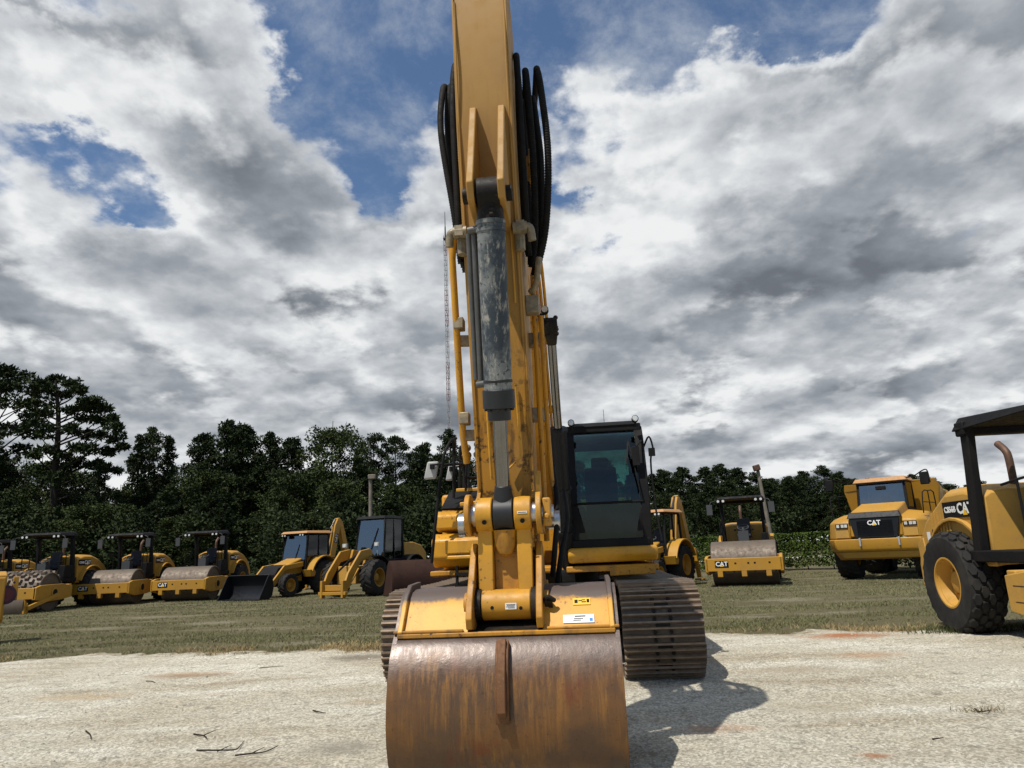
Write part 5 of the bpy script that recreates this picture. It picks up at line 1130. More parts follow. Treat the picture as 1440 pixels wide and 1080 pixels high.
# gravel lot: fine sheet with a ragged grassy edge
def edge_y(x):
    base = 12.35 - .055*x
    return base + .75*mnoise.noise((x*.22, 3.1, 0)) + .50*mnoise.noise((x*.9, 7.7, 0)) + .28*mnoise.noise((x*2.6, 1.7, 0)) + .16*mnoise.noise((x*7.3, 1.7, 4))
RUNS = [((0,1030),(330,950),.22),((0,985),(300,930),.22),((150,1075),(520,960),.20),((900,1000),(1440,950),.24),((1000,1075),(1440,985),.22),((1000,960),(1300,890),.2)]
RW = []
for p_, q_, w_ in RUNS:
    p_, q_ = ground(*p_), ground(*q_); u_ = (q_-p_).normalized(); RW.append((p_.x, p_.y, u_.x, u_.y, w_))
def gz(x, y):
    h = .035*max(0, mnoise.noise((x*.35, y*.5, 4.4)) + .25) + .014*mnoise.noise((x*1.7, y*1.7, 2.2)) + .009*mnoise.noise((x*4.1, y*4.1, 8.2)) + .006*mnoise.noise((x*9.5, y*9.5, 1.2)) + .004*abs(mnoise.noise((x*19, y*19, 5.2)))
    for ax, ay, ux, uy, w in RW:
        dd = -(x-ax)*uy + (y-ay)*ux + .25*mnoise.noise((x*.45, y*.45, 3)); k = abs(dd)/w
        if k < 1.5:
            s_ = (x-ax)*ux + (y-ay)*uy; f = max(0, min(1, .5 + 1.6*mnoise.noise((x*.9, y*.9, 6))))
            if k < 1: h += f*(-.012 + .008*math.sin(s_*42 + abs(dd)*24))
            else: h += f*.010*(1-abs(k-1.25)*4)
    return h + .03
def lot_z(x, y):
    e = edge_y(x); k = min(1, max(0, (e - y)/.9)); return .004 + max(0, gz(x, y)-.004)*k*.75
m = MB(); vs = []; fs = []; nx = 600
ys = [i/10 for i in range(10)] + [1 + i/270 for i in range(271)]; ny = len(ys) - 1
for w in ys:
    for i in range(nx+1):
        u = i/nx*2-1; x = 13*u + 47*u**7
        e = edge_y(x); y = -10 + 12.5*w if w < 1 else 2.5 + (e-2.5)*(w-1)
        vs.append((x, y, lot_z(x, y)))
for j in range(ny):
    for i in range(nx): a = j*(nx+1)+i; fs.append((a, a+1, a+nx+2, a+nx+1))
m.add(vs, fs); g = m.build('gravel_lot', m_gravel(), recalc=False)
at_ = g.data.attributes.new('soil', 'FLOAT', 'POINT'); at_.data.foreach_set('value', [max(0.0, 1 - (edge_y(p[0])-p[1])/1.1) for p in vs]); g.data.shade_smooth(); tag(g, kind='structure')
# loose stones
r = random.Random(3); m = MB()
def stone(x, y, s):
    z = lot_z(x, y); c = [(-1,-.2,0),(.2,-1,.1),(1,.1,0),(.1,1,-.1),(.0,.1,.75)]
    a = r.uniform(0, 6.28); ca, sa = math.cos(a), math.sin(a); k = [r.uniform(.6,1.2) for _ in range(5)]
    m.add([(x+s*k[i]*(p[0]*ca-p[1]*sa), y+s*k[i]*(p[0]*sa+p[1]*ca), z-.001+s*k[i]*max(0,p[2])) for i, p in enumerate(c)], [(0,1,4),(1,2,4),(2,3,4),(3,0,4)])
for i in range(34000):
    y = 3.2 + 9.2*r.random()**1.6; x = r.uniform(-.85, .85)*(y+1.5)
    if y < edge_y(x) and mnoise.noise((x*.8, y*.8, 9)) + r.random()*.9 > .3: stone(x, y, .004 + .017*r.random()**3)
st_ = m.build('loose_gravel', None or flat('gravel_stone', (.50, .47, .40), .9, 0, .1, .95, 9), recalc=False); tag(st_, kind='stuff')
# ------------------------------------------------------------------ grass blades
def m_blade(name, a, b_):
    m, nt, b = new_mat(name); g = N(nt, 'ShaderNodeNewGeometry'); n = noise_(nt, coords(nt, (.3, .9, 1)), .8, 5, .6)
    f = math_(nt, 'MULTIPLY_ADD', g.outputs['Random Per Island'], .5, math_(nt, 'MULTIPLY', sstep(nt, n, .35, .65), .5))
    L(nt, mixc(nt, f, a, b_), b.inputs['Base Color']); b.inputs['Roughness'].default_value = .8; b.inputs['Specular IOR Level'].default_value = .1; return m
def blades(spots, h0, h1, w, lean, rr):
    vs = []; fs = []
    for x, y, z in spots:
        a = rr.uniform(0, 6.28); h = rr.uniform(h0, h1); l = rr.uniform(.1, lean)*h; b = rr.uniform(0, 6.28); ww = w*(1 + max(0, y-14)*.05)
        dx, dy = math.cos(a)*ww, math.sin(a)*ww; n = len(vs)
        vs += [(x-dx, y-dy, z), (x+dx, y+dy, z), (x+math.cos(b)*l, y+math.sin(b)*l, z+h)]; fs.append((n, n+1, n+2))
    return vs, fs
def leafobj(name, vs, fs, mat, kind=None, parent=None):
    me = bpy.data.meshes.new(name); me.from_pydata(vs, [], fs); me.materials.append(mat)
    o = bpy.data.objects.new(name, me); COL.objects.link(o); KIDS[o] = []
    if parent is not None: o.parent = parent; KIDS.setdefault(parent, []).append(o)
    if kind: o['kind'] = kind
    return o
rr = random.Random(11); sp = []
while len(sp) < 150000:
    y = 11.4 + 24*rr.random()**2.0; x = rr.uniform(-.86, .86)*(y+1)
    d = y - edge_y(x)
    if d < -.9 or (d < 0 and rr.random() > .9*math.exp(d*2.6)*max(0,.4+2*mnoise.noise((x*1.7,y*2.5,2)))): continue
    q = mnoise.noise((x*.22, y*1.1, 0)) + .5*mnoise.noise((x*1.3, y*2.0, 5))
    if q > .10 and rr.random() < .9: continue
    if d < .6 and rr.random() > .3 + d: continue
    if rr.random() < .8*bare(x, y): continue
    sp.append((x, y, 0))
vs, fs = blades(sp, .02, .055, .006, 1.3, rr)
leafobj('grass', vs, fs, m_blade('grass_blade', (.095, .104, .042), (.215, .205, .105)), 'stuff')
sp = []
while len(sp) < 9000:
    x = rr.uniform(-12, 14); y = edge_y(x) + rr.gauss(.12, .34)
    k = mnoise.noise((x*.45, 2.2, 8)); 
    bias = .9 if -3.4 < x < -1.0 else (.5 if 5 < x < 9 or -6 < x <= -3.4 else .15)
    k += .6*mnoise.noise((x*1.9, y*2.2, 3))
    if k + bias - .25 < rr.random(): continue
    sp.append((x, y, .0))
vs, fs = blades(sp, .02, .09, .005, 1.6, rr)
leafobj('dry_grass', vs, fs, m_blade('dry_straw', (.19, .13, .06), (.44, .34, .18)), 'stuff')
# weeds round the near tyre and small tufts on the gravel
sp = []
for px, py, n, s in ((1372,890,500,.45),(1400,892,300,.35),(1340,893,160,.25)):
    p = ground(px, py)
    for i in range(n): sp.append((p.x+rr.gauss(0,s), p.y+rr.gauss(0,s*.4), .02))
vs, fs = blades(sp, .05, .17, .004, 1.1, rr)
leafobj('weeds', vs, fs, m_blade('weed_blade', (.035, .045, .014), (.09, .10, .035)), 'stuff')
for px, py, lab in ((1395,897,0),):
    pass
TUFTS = ((292,923,'small dry weed tuft on the gravel left of the bucket'),(1103,892,'brown weed tuft on gravel near the red dirt stain'),(1378,1004,'low dead weed tuft on the gravel at lower right'),(340,921,'dark weed tuft on gravel just below the dry straw'),(1265,888,'grey weed tuft at the gravel edge before the near tyre'))
mt = m_blade('tuft_blade', (.10, .075, .035), (.22, .17, .08))
for px, py, lab in TUFTS:
    p = ground(px, py); sp = [(rr.gauss(0,.09), rr.gauss(0,.05), 0) for _ in range(70)]
    vs, fs = blades(sp, .02, .07, .004, 2.2, rr); o = leafobj('weed_tuft', vs, fs, mt); o.location = (p.x, p.y, lot_z(p.x, p.y)); tag(o, lab, 'weed', 'weed tufts on the gravel')
# twigs
TW = (([(276,1065),(305,1066),(330,1064),(338,1056),(342,1051)],'dark forked twig lying on the gravel, nearest the bottom edge at left'),
      ([(330,1072),(352,1069),(372,1066),(390,1058)],'long thin twig on the gravel just right of the forked one'),
      ([(272,1041),(285,1044),(290,1049),(287,1043)],'small crooked twig on the gravel above the forked one'),
      ([(365,943),(380,941),(398,941)],'thin dark twig on the gravel near the brown patch'),
      ([(120,1036),(126,1042),(127,1048)],'short bent twig alone on the gravel at far left'),
      ([(440,1006),(450,1009),(458,1010)],'short straight twig on the gravel left of the bucket'),
      ([(1313,1047),(1320,1049),(1328,1046)],'small black twig on the gravel at lower right'),
      ([(1372,1003),(1380,1007),(1394,1005)],'grey twig among dead weeds at lower right'),
      ([(205,964),(213,963),(218,965)],'tiny twig on the gravel by the orange stain'))
for pts, lab in TW:
    P = [ground(*q) for q in pts]; c = sum(P, Vector())/len(P); m = MB()
    m.tube([Vector((p.x-c.x, p.y-c.y, lot_z(p.x,p.y)+.007-lot_z(c.x,c.y)+rr.uniform(0,.012))) for p in P], .0065, 6, 4, r1=.003)
    if len(P) > 3: m.tube([Vector((P[1].x-c.x, P[1].y-c.y, .01)), Vector((P[1].x-c.x+.07, P[1].y-c.y+.10, .03))], .005, 5, r1=.002)
    o = m.build('twig', MAT['bark']); o.location = (c.x, c.y, lot_z(c.x,c.y)); tag(o, lab, 'twig', 'twigs on the gravel')

# ------------------------------------------------------------------ trees
def clump(vs, fs, c, rad, n, size, r, flat_=.65, needle=.35):
    for _ in range(n):
        d = Vector((r.gauss(0,1), r.gauss(0,1), r.gauss(0,1))).normalized()*(r.random()**.45)
        p = Vector((c[0]+d.x*rad, c[1]+d.y*rad, c[2]+d.z*rad*flat_))
        a = (d + Vector((r.gauss(0,.6), r.gauss(0,.6), r.gauss(0,.6)+.3))).normalized(); b = a.cross(Vector((r.gauss(0,1),r.gauss(0,1),r.gauss(0,1)))).normalized()
        s = size*r.uniform(.6, 1.3); k = len(vs)
        vs += [tuple(p - b*s*needle), tuple(p + b*s*needle), tuple(p + a*s)]; fs.append((k, k+1, k+2))
def make_tree(kind, seed, H=16.0, name='pine_tree'):
    r = random.Random(seed); t = empty(name); vs = []; fs = []; m = MB()
    bend = (r.uniform(-.4,.4), r.uniform(-.4,.4))
    def tr(z): k = z/H; return Vector((bend[0]*math.sin(k*2.6), bend[1]*math.sin(k*2.2), z))
    rb = H*.014
    m.tube([tr(H*i/8) for i in range(9)], rb, 8, 2, r1=.03)
    if kind == 'pine':      # bushy loblolly: irregular clumps from a third up
        z0 = H*r.uniform(.22,.38)
        n = 62
        for i in range(n):
            k = (i + r.random())/n; z = z0 + (H*.985-z0)*k; R_ = H*.20*(1.0 - k**2.2)*(.55+.45*min(1,k*4)) + .25
            a = i*2.4 + r.uniform(-.5,.5); rad = R_*r.uniform(.35,1.08); c = tr(z) + Vector((math.cos(a)*rad, math.sin(a)*rad, r.uniform(.0,.5)))
            m.tube([tr(max(0,z-.5*rad)), c], .045*(1.3-k), 5, r1=.015)
            clump(vs, fs, c, H*.062*r.uniform(.7,1.25)*(1.15-.5*k), 190, .27, r)
    elif kind == 'tall':    # open crown, bare lower trunk, a few long limbs
        z0 = H*r.uniform(.45,.55)
        for i in range(34):
            k = (i+r.random())/34; z = z0 + (H*.96-z0)*k; R_ = H*.21*math.sin(math.pi*min(1,(.18+.82*k)))**.7 * (.55 if k < .15 else 1)
            a = i*2.4 + r.uniform(-.7,.7); rad = R_*r.uniform(.3,1.1); c = tr(z) + Vector((math.cos(a)*rad, math.sin(a)*rad, r.uniform(.1,.9)))
            m.tube([tr(max(0,z-.45*rad)), tr(z)*.35 + c*.65 + Vector((0,0,-.15)), c], .06*(1.3-k), 5, 3, r1=.02)
            clump(vs, fs, c, H*.055*r.uniform(.65,1.2), 190, .26, r, .5)
    elif kind == 'spire':   # slim pointed young pine
        for i in range(50):
            k = (i+r.random())/50; z = H*.12 + H*.87*k; R_ = H*.13*(1-k)**.75 + .1
            a = i*2.4; rad = R_*r.uniform(.3,1.1); c = tr(z) + Vector((math.cos(a)*rad, math.sin(a)*rad, .2))
            clump(vs, fs, c, H*.045*(1.25-.7*k), 140, .25, r, .8)
    else:                   # broadleaf
        for i in range(70):
            k = (i+r.random())/70; z = H*.18 + H*.80*k; R_ = H*.26*math.sin(math.pi*min(.97,.12+.85*k))**.6
            a = i*2.4+r.uniform(-.6,.6); rad = R_*r.uniform(.35,1.05); c = tr(min(H*.9,z)) + Vector((math.cos(a)*rad, math.sin(a)*rad, 0))
            if i % 2: m.tube([tr(max(0,z-.6*rad-.5)), c], .06*(1.3-k), 5, r1=.02)
            clump(vs, fs, c, H*.075*r.uniform(.7,1.2), 200, .26, r, .8, .45)
    m.build('trunk', MAT['bark'], t)
    leafobj('crown', vs, fs, MAT['broad'] if kind == 'broad' else MAT['pine'], parent=t)
    return t
PROTO = {}; USED = set()
for k, sds in (('pine',(1,2,3,4)),('tall',(5,6,7)),('spire',(8,9)),('broad',(10,11,12))):
    for i, s_ in enumerate(sds): PROTO[k, i] = make_tree(k, s_, 16.0, 'broadleaf_tree' if k == 'broad' else 'pine_tree')
TR = random.Random(5)
def put_tree(kind, px, ptop, Y, label, group, lens=1.0, i=None):
    i = TR.randrange(sum(1 for q in PROTO if q[0] == kind)) if i is None else i
    p = at(px, ptop, Y); src = PROTO[kind, i]
    if (kind, i) in USED: o = copy_tree(src)
    else: o = src; USED.add((kind, i))
    s = p.z/16.0; o.location = (p.x, Y, 0); o.scale = (s*lens, s*lens, s); o.rotation_euler = (0,0,TR.uniform(0,6.28))
    tag(o, label, 'tree', group); return o
GL, GRT = 'trees in the dark treeline at the left', 'trees in the distant treeline at the right'
LL = 'dark pine standing in the dense treeline behind the machines at the left'
LR = 'dark pine in the distant treeline beyond the hedge at the right'
put_tree('tall', 8, 512, 58, 'tall dark pine cut off by the left edge of the photo', GL, 1.15, 0)
put_tree('tall', 212, 606, 64, 'slim open pine just right of the big spreading pine', GL, .75, 1)
put_tree('spire', 193, 614, 62, 'narrow pointed pine beside the big spreading pine', GL, 1.0, 0)
put_tree('spire', 240, 615, 66, 'narrow pine with a double looking tip left of the dense pine clump', GL, 1.0, 1)
for px, top in ((285,612),(322,596),(345,600),(378,612),(408,618)): put_tree('pine', px, top, 62+TR.uniform(-2,4), LL, GL, 1.0)
put_tree('broad', 468, 592, 60, 'tall lighter green broadleaf tree rising above the cab backhoe', GL, .9, 0)
put_tree('broad', 480, 668, 55, 'shorter pale green leafy tree in front of the tall one near the utility pole', GL, 1.2, 1)
put_tree('tall', 528, 610, 66, 'open crowned pine right of the tall broadleaf tree', GL, .8, 2)
put_tree('tall', 558, 612, 67, 'thin pine with sky showing through, above the wheel loader', GL, .8, 0)
put_tree('pine', 596, 628, 64, 'round topped dark pine above and right of the wheel loader', GL, 1.1, 2)
put_tree('tall', 632, 608, 70, 'pine crown under the foot of the radio mast', GL, .8, 1)
for px, top in ((655,650),(700,645),(740,640),(790,655),(815,650),(850,648)): put_tree('pine', px, top, 78+TR.uniform(0,10), 'dark pine glimpsed behind the excavator boom and cab', 'trees behind the excavator', 1.0)
for i in range(30):   # second row and low fill
    px = -120 + i*26 + TR.uniform(-9,9); put_tree(TR.choice(('pine','pine','broad','spire')), px, TR.uniform(640,690), 56+TR.uniform(-3,14), LL if True else '', GL, 1.15)
for i in range(26):
    px = -140 + i*31 + TR.uniform(-9,9); put_tree(TR.choice(('pine','broad')), px, TR.uniform(695,730), 50+TR.uniform(-1,4), LL, GL, 1.5)
tops = ((915,672),(932,660),(962,655),(987,660),(1008,655),(1035,662),(1060,668),(1086,672),(1105,668),(1130,660),(1155,658),(1178,664),(1200,672),(1225,672),(1252,675),(1280,672),(1305,674),(1335,678),(1360,680),(1390,684),(1420,682),(1450,680),(1490,676),(1530,672))
for px, top in tops: put_tree(TR.choice(('pine','pine','pine','tall')), px, top + TR.uniform(-3,4), 118+TR.uniform(-6,10), LR, GRT, 1.35)
for i in range(48):
    px = 880 + i*15 + TR.uniform(-8,8); put_tree('pine', px, TR.uniform(672,700), 108+TR.uniform(-8,8), LR, GRT, 1.35)
for i in range(12):
    px = 640 + i*26; put_tree('pine', px, TR.uniform(690,705), 82+TR.uniform(-4,10), 'dark pine glimpsed behind the excavator boom and cab', 'trees behind the excavator', 1.4)
# the large spreading pine, limb by limb from its outline
t = empty('pine_tree'); bp_ = at(72, 760, 55); r = random.Random(77); vs = []; fs = []; m = MB()
def lp(px, py, dy=0): q = at(px, py, 55+dy); return Vector((q.x-bp_.x, q.y-55, q.z))
trunk = [Vector((0,0,0)), lp(75,720), lp(77,670), lp(81,620), lp(82,585), lp(80,555), lp(78,535)]
m.tube(trunk, .34, 10, 4, r1=.08)
cl = [(80,533,12),(60,540,11),(98,540,11),(48,552,10),(70,548,12),(112,548,10),(88,556,10),(120,566,9),(45,566,9),(135,565,11),(148,574,11),(125,575,10),(158,588,8),(165,602,9),(140,590,10),(118,588,11),(100,578,10),(60,580,9),(50,595,9),(56,612,10),(68,602,10),(100,605,11),(120,612,11),(140,612,11),(160,618,10),(172,628,8),(150,635,10),(128,632,12),(105,630,12),(85,640,11),(62,632,11),(50,640,9),(110,650,12),(95,655,12),(130,655,9),(148,660,8),(165,662,8),(60,660,9),(75,672,10)]
for px, py, k in cl:
    c = lp(px, py, r.uniform(-2.2,2.2)); a = lp(80, min(735, py+12+abs(px-80)*.35)); a.y = 0
    m.tube([a, a*.4+c*.6+Vector((0,0,-.25)), c], .08, 5, 3, r1=.02)
    clump(vs, fs, c, k*.055, 150, .30, r, .55)
    for q in range(3): clump(vs, fs, c + Vector((r.gauss(0,.5), r.gauss(0,.5), r.gauss(0,.25))), k*.028, 40, .28, r, .6)
m.build('trunk', MAT['bark'], t); leafobj('crown', vs, fs, MAT['pine'], parent=t); t.location = (bp_.x, 55, 0)
tag(t, 'largest spreading pine with a rounded umbrella crown and open limbs, at left', 'tree', GL)
# underbrush closing the foot of the forest
r = random.Random(21); vs = []; fs = []
for i in range(420):
    left = r.random() < .62
    Y = r.uniform(47,60) if left else r.uniform(96,120); px = r.uniform(-160,700) if left else r.uniform(600,1560)
    p = at(px, 700, Y); z = r.random()**.8*(4.6 if left else 5.0); clump(vs, fs, (p.x, Y, z), 1.5 if left else 2.3, 200, .24 if left else .42, r, .75, .4)
leafobj('underbrush', vs, fs, MAT['pine'], 'stuff')

# ------------------------------------------------------------------ hedges
def hedge(a, b, h, w, label, seed, n=16000):
    r = random.Random(seed); a = Vector((a[0], a[1], 0)); b = Vector((b[0], b[1], 0)); d = b-a; Ln = d.length; d.normalize(); s = Vector((-d.y, d.x, 0))
    t = empty('hedge', a); vs = []; fs = []
    for _ in range(n):
        u = r.uniform(0, Ln); e = r.random(); 
        top = h*(1 + .05*mnoise.noise((u*.8, seed, 0)) + .03*mnoise.noise((u*3, seed, 3))); low = .16 + .14*mnoise.noise((u*1.1, seed, 9)); ww = w*(1+.12*mnoise.noise((u*1.2, 4, seed)))
        if e < .35: p = d*u + s*r.uniform(-ww,ww) + Vector((0,0,top - abs(r.gauss(0,.05))))
        elif e < .8: p = d*u + s*(-ww + abs(r.gauss(0,.10))) + Vector((0,0,r.uniform(low,top)))
        else: p = d*u + s*r.uniform(-ww,ww)*.9 + Vector((0,0,r.uniform(low,top*.96)))
        x = Vector((r.gauss(0,1),r.gauss(0,1),r.gauss(0,1)+.6)).normalized(); y = x.cross(Vector((r.gauss(0,1),r.gauss(0,1),r.gauss(0,1)))).normalized(); k = len(vs); z = .095*r.uniform(.6,1.4)
        vs += [tuple(p-y*z*.5), tuple(p+x*z*.5), tuple(p+y*z*.5), tuple(p-x*z*.5)]; fs.append((k,k+1,k+2,k+3))
    leafobj('foliage', vs, fs, MAT['hedge'], parent=t)
    u = .4
    while u < Ln:
        p = d*u; m = MB(); m.tube([p, p+Vector((r.uniform(-.1,.1),r.uniform(-.1,.1),.35)), p+Vector((r.uniform(-.3,.3),r.uniform(-.2,.2),h*.8))], .035, 5, 2, r1=.01); m.build('stem', MAT['bark'], t); u += r.uniform(.7,1.6)
    return tag(t, label, 'hedge', 'clipped hedges behind the machines')
a_ = ground(985, 803); b_ = ground(1180, 800)
hedge(a_, b_ + (b_-a_)*1.2, 1.85, .8, 'clipped bright green hedge running behind the right roller to the dump truck', 1, 34000)
a_ = ground(120, 822); b_ = ground(186, 818); hedge(a_, b_, 1.55, .7, 'low green hedge piece left of the second smooth drum roller', 2, 9000)
a_ = ground(236, 818); b_ = ground(300, 815); hedge(a_, b_, 1.55, .7, 'low green hedge piece between the two smooth drum rollers', 3, 9000)
a_ = ground(575, 803); b_ = ground(625, 801); hedge(a_, b_, 1.3, .6, 'small green hedge piece beside the excavator handrail', 4, 5000)
# pale road strip beyond the hedge
m = MB(); a_ = ground(900, 796); m.add([(-6,a_.y+6,.004),(120,a_.y+2,.004),(120,a_.y+9,.004),(-6,a_.y+13,.004)], [(0,1,2,3)]); g = m.build('road', flat('pale_sand_road', (.45,.42,.36), .9, 0, .1, .3, 2), recalc=False); tag(g, kind='structure')

# ------------------------------------------------------------------ poles, mast
def pole(name, pb, pt, Y, r_, label, cat='pole'):
    b = at(pb[0], pb[1], Y); b.z = 0; tpt = at(pt[0], pt[1], Y); t = empty(name, (b.x, Y, 0)); m = MB()
    e = tpt - Vector((b.x, Y, 0)); m.tube([Vector((0,0,0)), e*.5, e], r_, 12, r1=r_*.75); m.build('shaft', MAT['concrete'], t)
    return tag(t, label, cat), e
t, e = pole('utility_pole', (521,800), (521,672), 47, .15, 'weathered utility pole rising behind the wheel loader cab at left')
m = MB(); m.box((e.x+.12,e.y-.1,e.z+.05),(.50,.30,.32)); m.build('pole_lamp_head', MAT['concrete'], t, bevel=.05)
t, e = pole('utility_pole', (1093,795), (1065,658), 36, .11, 'leaning utility pole behind the right roller canopy with a capped top')
m = MB(); m.box((e.x-.06,e.y-.05,e.z+.0),(.30,.32,.30),(0,R(-12),0)); m.build('pole_cap', MAT['copper'], t, bevel=.04)
# guyed lattice mast
Y = 250; b = at(632.5, 640, Y); tp_ = at(628, 372, Y); top = at(625.5, 298, Y)
t = empty('radio_mast', (b.x, Y, 0)); Hm = top.z; z1 = at(626, 336, Y).z
mats = [flat('mast_red', (.16, .055, .045), .6), flat('mast_white', (.30, .29, .28), .6)]
m = MB(); hw = .62; zz = 2.0; step = 2.0; k = 0
while zz < z1:
    m.cur = 0 if (int(zz/14) % 2 == 0) else 1
    for s in ((-hw,-hw*.6),(hw,-hw*.6),(0,hw)): m.bar((s[0],s[1],zz),(s[0],s[1],zz+step),.14,.14)
    for i, (p, q) in enumerate((((-hw,-hw*.6),(hw,-hw*.6)),((hw,-hw*.6),(0,hw)),((0,hw),(-hw,-hw*.6)))):
        m.bar((p[0],p[1],zz),(q[0],q[1],zz),.10,.10)
        if k % 2: p, q = q, p
        m.bar((p[0],p[1],zz),(q[0],q[1],zz+step),.08,.08)
    zz += step; k += 1
m.build('lattice', mats, t, recalc=False)
m = MB(); m.cyl((0,0,z1),(0,0,z1+(Hm-z1)*.45),.3,.24,n=8); m.cyl((0,0,z1+(Hm-z1)*.45),(0,0,Hm),.17,.10,n=8); m.box((0,0,z1),(1.6,1.6,.4)); m.build('antenna', MAT['grey'], t)
tag(t, 'tall thin red and white lattice radio mast far behind the trees', 'radio mast')

# ------------------------------------------------------------------ sun and sky
SUN = Vector((-.37, -.41, 1.0)).normalized()
ld = bpy.data.lights.new('sun', 'SUN'); ld.energy = 5.0; ld.angle = R(.5); ld.color = (1.0, .95, .87)
lo = bpy.data.objects.new('sun', ld); COL.objects.link(lo); lo.rotation_euler = SUN.to_track_quat('Z', 'Y').to_euler(); lo.location = (-20,-20,50)
W = bpy.data.worlds.new('World'); S.world = W; W.use_nodes = True; nt = W.node_tree; nt.nodes.clear()
out = N(nt, 'ShaderNodeOutputWorld'); bg = N(nt, 'ShaderNodeBackground'); L(nt, bg.outputs[0], out.inputs[0])
SKS = .10; bg.inputs[1].default_value = SKS
sky = N(nt, 'ShaderNodeTexSky'); sky.sky_type = 'NISHITA'; sky.sun_disc = False; sky.sun_elevation = math.asin(SUN.z); sky.sun_rotation = math.atan2(SUN.x, SUN.y)
tc = N(nt, 'ShaderNodeTexCoord'); nv = N(nt, 'ShaderNodeVectorMath', operation='NORMALIZE'); L(nt, tc.outputs['Generated'], nv.inputs[0])
sx = N(nt, 'ShaderNodeSeparateXYZ'); L(nt, nv.outputs[0], sx.inputs[0])
AZ = math_(nt, 'ARCTAN2', sx.outputs[0], sx.outputs[1]); EL = math_(nt, 'ARCSINE', sx.outputs[2])
zc = math_(nt, 'ADD', math_(nt, 'MAXIMUM', sx.outputs[2], 0.0), .30)
def plane(dx, dz):
    q = math_(nt, 'ADD', zc, dz); cb = N(nt, 'ShaderNodeCombineXYZ')
    L(nt, math_(nt, 'DIVIDE', math_(nt, 'ADD', sx.outputs[0], dx), q), cb.inputs[0]); L(nt, math_(nt, 'DIVIDE', sx.outputs[1], q), cb.inputs[1]); return cb.outputs[0]
def dirang(px, py):
    d = ray(px, py).normalized(); return math.atan2(d.x, d.y), math.asin(d.z)
LAYERS = ((.50,.11,.58,1.25),(.585,.09,.56,.8),(.625,.10,.44,.45)); EMB, SHK = 2.4, 1.85
def n2d(P, sc, det, rough=.55, dist=0.0, col=False):
    n = N(nt, 'ShaderNodeTexNoise'); n.noise_dimensions = '2D'; n.inputs['Scale'].default_value = sc; n.inputs['Detail'].default_value = det
    n.inputs['Roughness'].default_value = rough; n.inputs['Distortion'].default_value = dist; L(nt, P, n.inputs['Vector']); return n.outputs['Color' if col else 0]
def v2d(P, sc, det, rough=.5):
    v = N(nt, 'ShaderNodeTexVoronoi'); v.voronoi_dimensions = '2D'; v.feature = 'F1'; v.normalize = True
    v.inputs['Scale'].default_value = sc; v.inputs['Detail'].default_value = det; v.inputs['Roughness'].default_value = rough; L(nt, P, v.inputs['Vector']); return math_(nt, 'SUBTRACT', 1.0, v.outputs['Distance'])
def shift(P, x, y, k=1.0):
    a = N(nt, 'ShaderNodeVectorMath', operation='MULTIPLY_ADD'); L(nt, P, a.inputs[0]); a.inputs[1].default_value = (k,k,k); a.inputs[2].default_value = (x,y,0); return a.outputs[0]
P0 = plane(0, 0); PU = plane(-.010, -.026)
# gently bend the layout so that its outlines follow the clouds' own shapes
wz = n2d(P0, 2.6, 7, .6); wz2 = n2d(shift(P0, 7.3, 2.1), 2.6, 7, .6)
AZw = math_(nt, 'MULTIPLY_ADD', math_(nt, 'SUBTRACT', wz, .5), .30, AZ); ELw = math_(nt, 'MULTIPLY_ADD', math_(nt, 'SUBTRACT', wz2, .5), .26, EL)
def blob(px, py, rx, ry, amp, prev):
    a, e = dirang(px, py); k = 1/FPX
    dx = math_(nt, 'MULTIPLY', math_(nt, 'SUBTRACT', AZw, a), 1/(rx*k)); dy = math_(nt, 'MULTIPLY', math_(nt, 'SUBTRACT', ELw, e), 1/(ry*k))
    g = math_(nt, 'EXPONENT', math_(nt, 'MULTIPLY', math_(nt, 'ADD', math_(nt, 'MULTIPLY', dx, dx), math_(nt, 'MULTIPLY', dy, dy)), -1.0))
    return math_(nt, 'MULTIPLY_ADD', g, amp, prev)
BLUE = ((420,60,80,120,-.22),(540,120,85,130,-.22),(560,260,55,70,-.17),(90,255,80,50,-.27),(130,330,60,40,-.16),(50,10,120,25,-.10),(85,170,40,50,-.05),(900,30,210,75,-.27),(1120,45,120,60,-.20),(650,20,120,120,-.24),(790,280,35,60,-.12),(140,40,90,40,-.08),(1230,20,80,50,-.10),(300,60,60,60,.05))
FILL = ((40,75,80,45,.16),(20,140,40,30,.12),(260,130,150,80,.16),(300,260,170,90,.18),(60,270,0.1+60,55,.10),(250,420,300,90,.14),(1050,190,230,90,.16),(1320,120,170,110,.09),(1000,420,420,150,.18),(580,200,45,40,.10),(480,180,70,80,.08),(250,560,600,110,.20),(1100,600,600,110,.20))
SHADE = ((310,230,85,100,.17),(430,290,85,55,.21),(200,320,90,40,-.05),(230,190,70,70,-.10),(330,120,60,60,-.08),(130,160,90,50,-.10),(40,430,90,50,.12),(300,410,150,45,.07),(420,500,120,30,.10),(1140,310,170,85,.22),(1080,415,160,40,.22),(1330,200,120,80,.06),(920,280,100,60,-.12),(850,350,80,50,-.10),(1060,220,90,60,-.05),(860,500,120,45,.12),(1300,500,200,60,.08),(1000,530,60,25,-.12),(1130,545,120,30,-.05),(1380,380,90,50,-.07),(480,460,60,40,-.12),(230,360,80,40,-.08),(560,560,160,40,.06),(1150,40,100,60,-.10),(900,140,150,50,-.08))

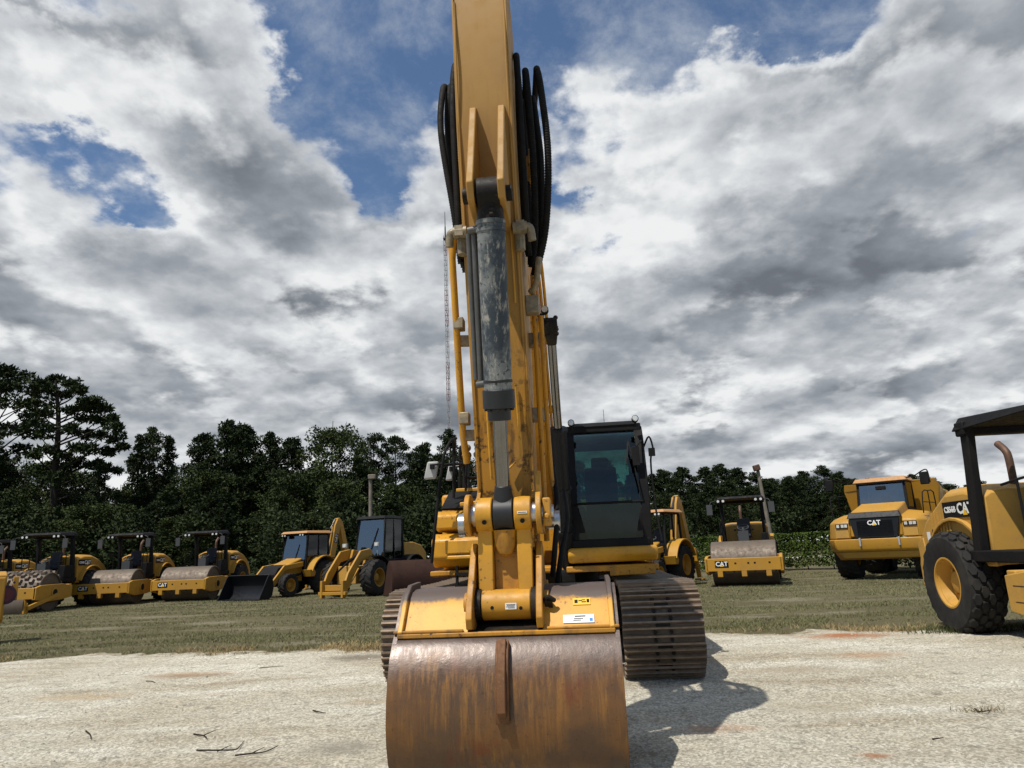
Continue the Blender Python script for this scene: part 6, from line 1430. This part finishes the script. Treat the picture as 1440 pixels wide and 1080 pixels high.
M = sstep(nt, EL, .02, .30, .12, 0)
M = math_(nt, 'ADD', M, sstep(nt, sx.outputs[1], -.35, .15, -.42, 0))  # unseen sky behind the camera cleared of cloud to weaken ambient fill
for b_ in BLUE + FILL: M = blob(*b_, M)
Sh = sstep(nt, EL, .05, .35, .02, 0)
for b_ in SHADE: Sh = blob(*b_, Sh)
def dens(P, i):
    Q = shift(P, 3.7*i, 1.9*i)
    n = N(nt, 'ShaderNodeVectorMath', operation='MULTIPLY_ADD'); L(nt, n2d(Q, 6, 4, .55, 0, True), n.inputs[0]); n.inputs[1].default_value = (.10,)*3; L(nt, Q, n.inputs[2])
    return math_(nt, 'ADD', math_(nt, 'MULTIPLY', n2d(Q, 2.3, 8, .57), .60), math_(nt, 'MULTIPLY', v2d(n.outputs[0], 3.6, 3, .55), .40))
# heaps of cloud one behind the other: each has a crisp bright rim and a grey body
RAMP = ((0,(.155,.172,.20)),(.25,(.225,.248,.28)),(.5,(.33,.358,.395)),(.75,(.56,.585,.615)),(1,(.86,.875,.88)))
skyc = mixc(nt, 1.0, sky.outputs[0], (.86,.99,1.10), 'MULTIPLY')
wisp = n2d(shift(P0, .3, 5.2), 2.6, 9, .66, .15)
res = mixc(nt, sstep(nt, wisp, .44, .78, 0, .7), skyc, (.62/SKS,.66/SKS,.70/SKS))
for i, (t0, soft, dk, ms) in enumerate(LAYERS):
    d = dens(P0, i); du = dens(PU, i)
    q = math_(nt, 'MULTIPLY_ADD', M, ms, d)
    al = sstep(nt, q, t0, t0 + soft); dp = sstep(nt, q, t0 + .01, t0 + .34)
    lum = math_(nt, 'MULTIPLY_ADD', math_(nt, 'SUBTRACT', d, du), EMB, math_(nt, 'SUBTRACT', .89, math_(nt, 'MULTIPLY', dp, dk)))
    lum = math_(nt, 'SUBTRACT', lum, math_(nt, 'MULTIPLY', Sh, SHK))
    cr = N(nt, 'ShaderNodeValToRGB'); el = cr.color_ramp.elements
    for j, (p_, c_) in enumerate(RAMP):
        e_ = el[j] if j < 2 else el.new(p_)
        e_.position = p_; e_.color = tuple(x/SKS/12 for x in c_) + (1,)
    L(nt, lum, cr.inputs[0])
    res = mixc(nt, al, res, mixc(nt, 1.0, cr.outputs[0], (12,12,12), 'MULTIPLY'))
L(nt, res, bg.inputs[0])
W.cycles.sampling_method = 'MANUAL'; W.cycles.sample_map_resolution = 512

# ------------------------------------------------------------------ output settings
S.render.engine = 'CYCLES'; S.view_settings.view_transform = 'Standard'; S.view_settings.look = 'None'
S.view_settings.exposure = 0.0; S.view_settings.gamma = 1.0
S.cycles.max_bounces = 8; S.cycles.transparent_max_bounces = 12; S.cycles.use_denoising = True
for o in list(COL.objects):      # unused prototypes
    if o.type == 'EMPTY' and o.parent is None and 'label' not in o and not any(c for c in KIDS.get(o, [])): bpy.data.objects.remove(o)
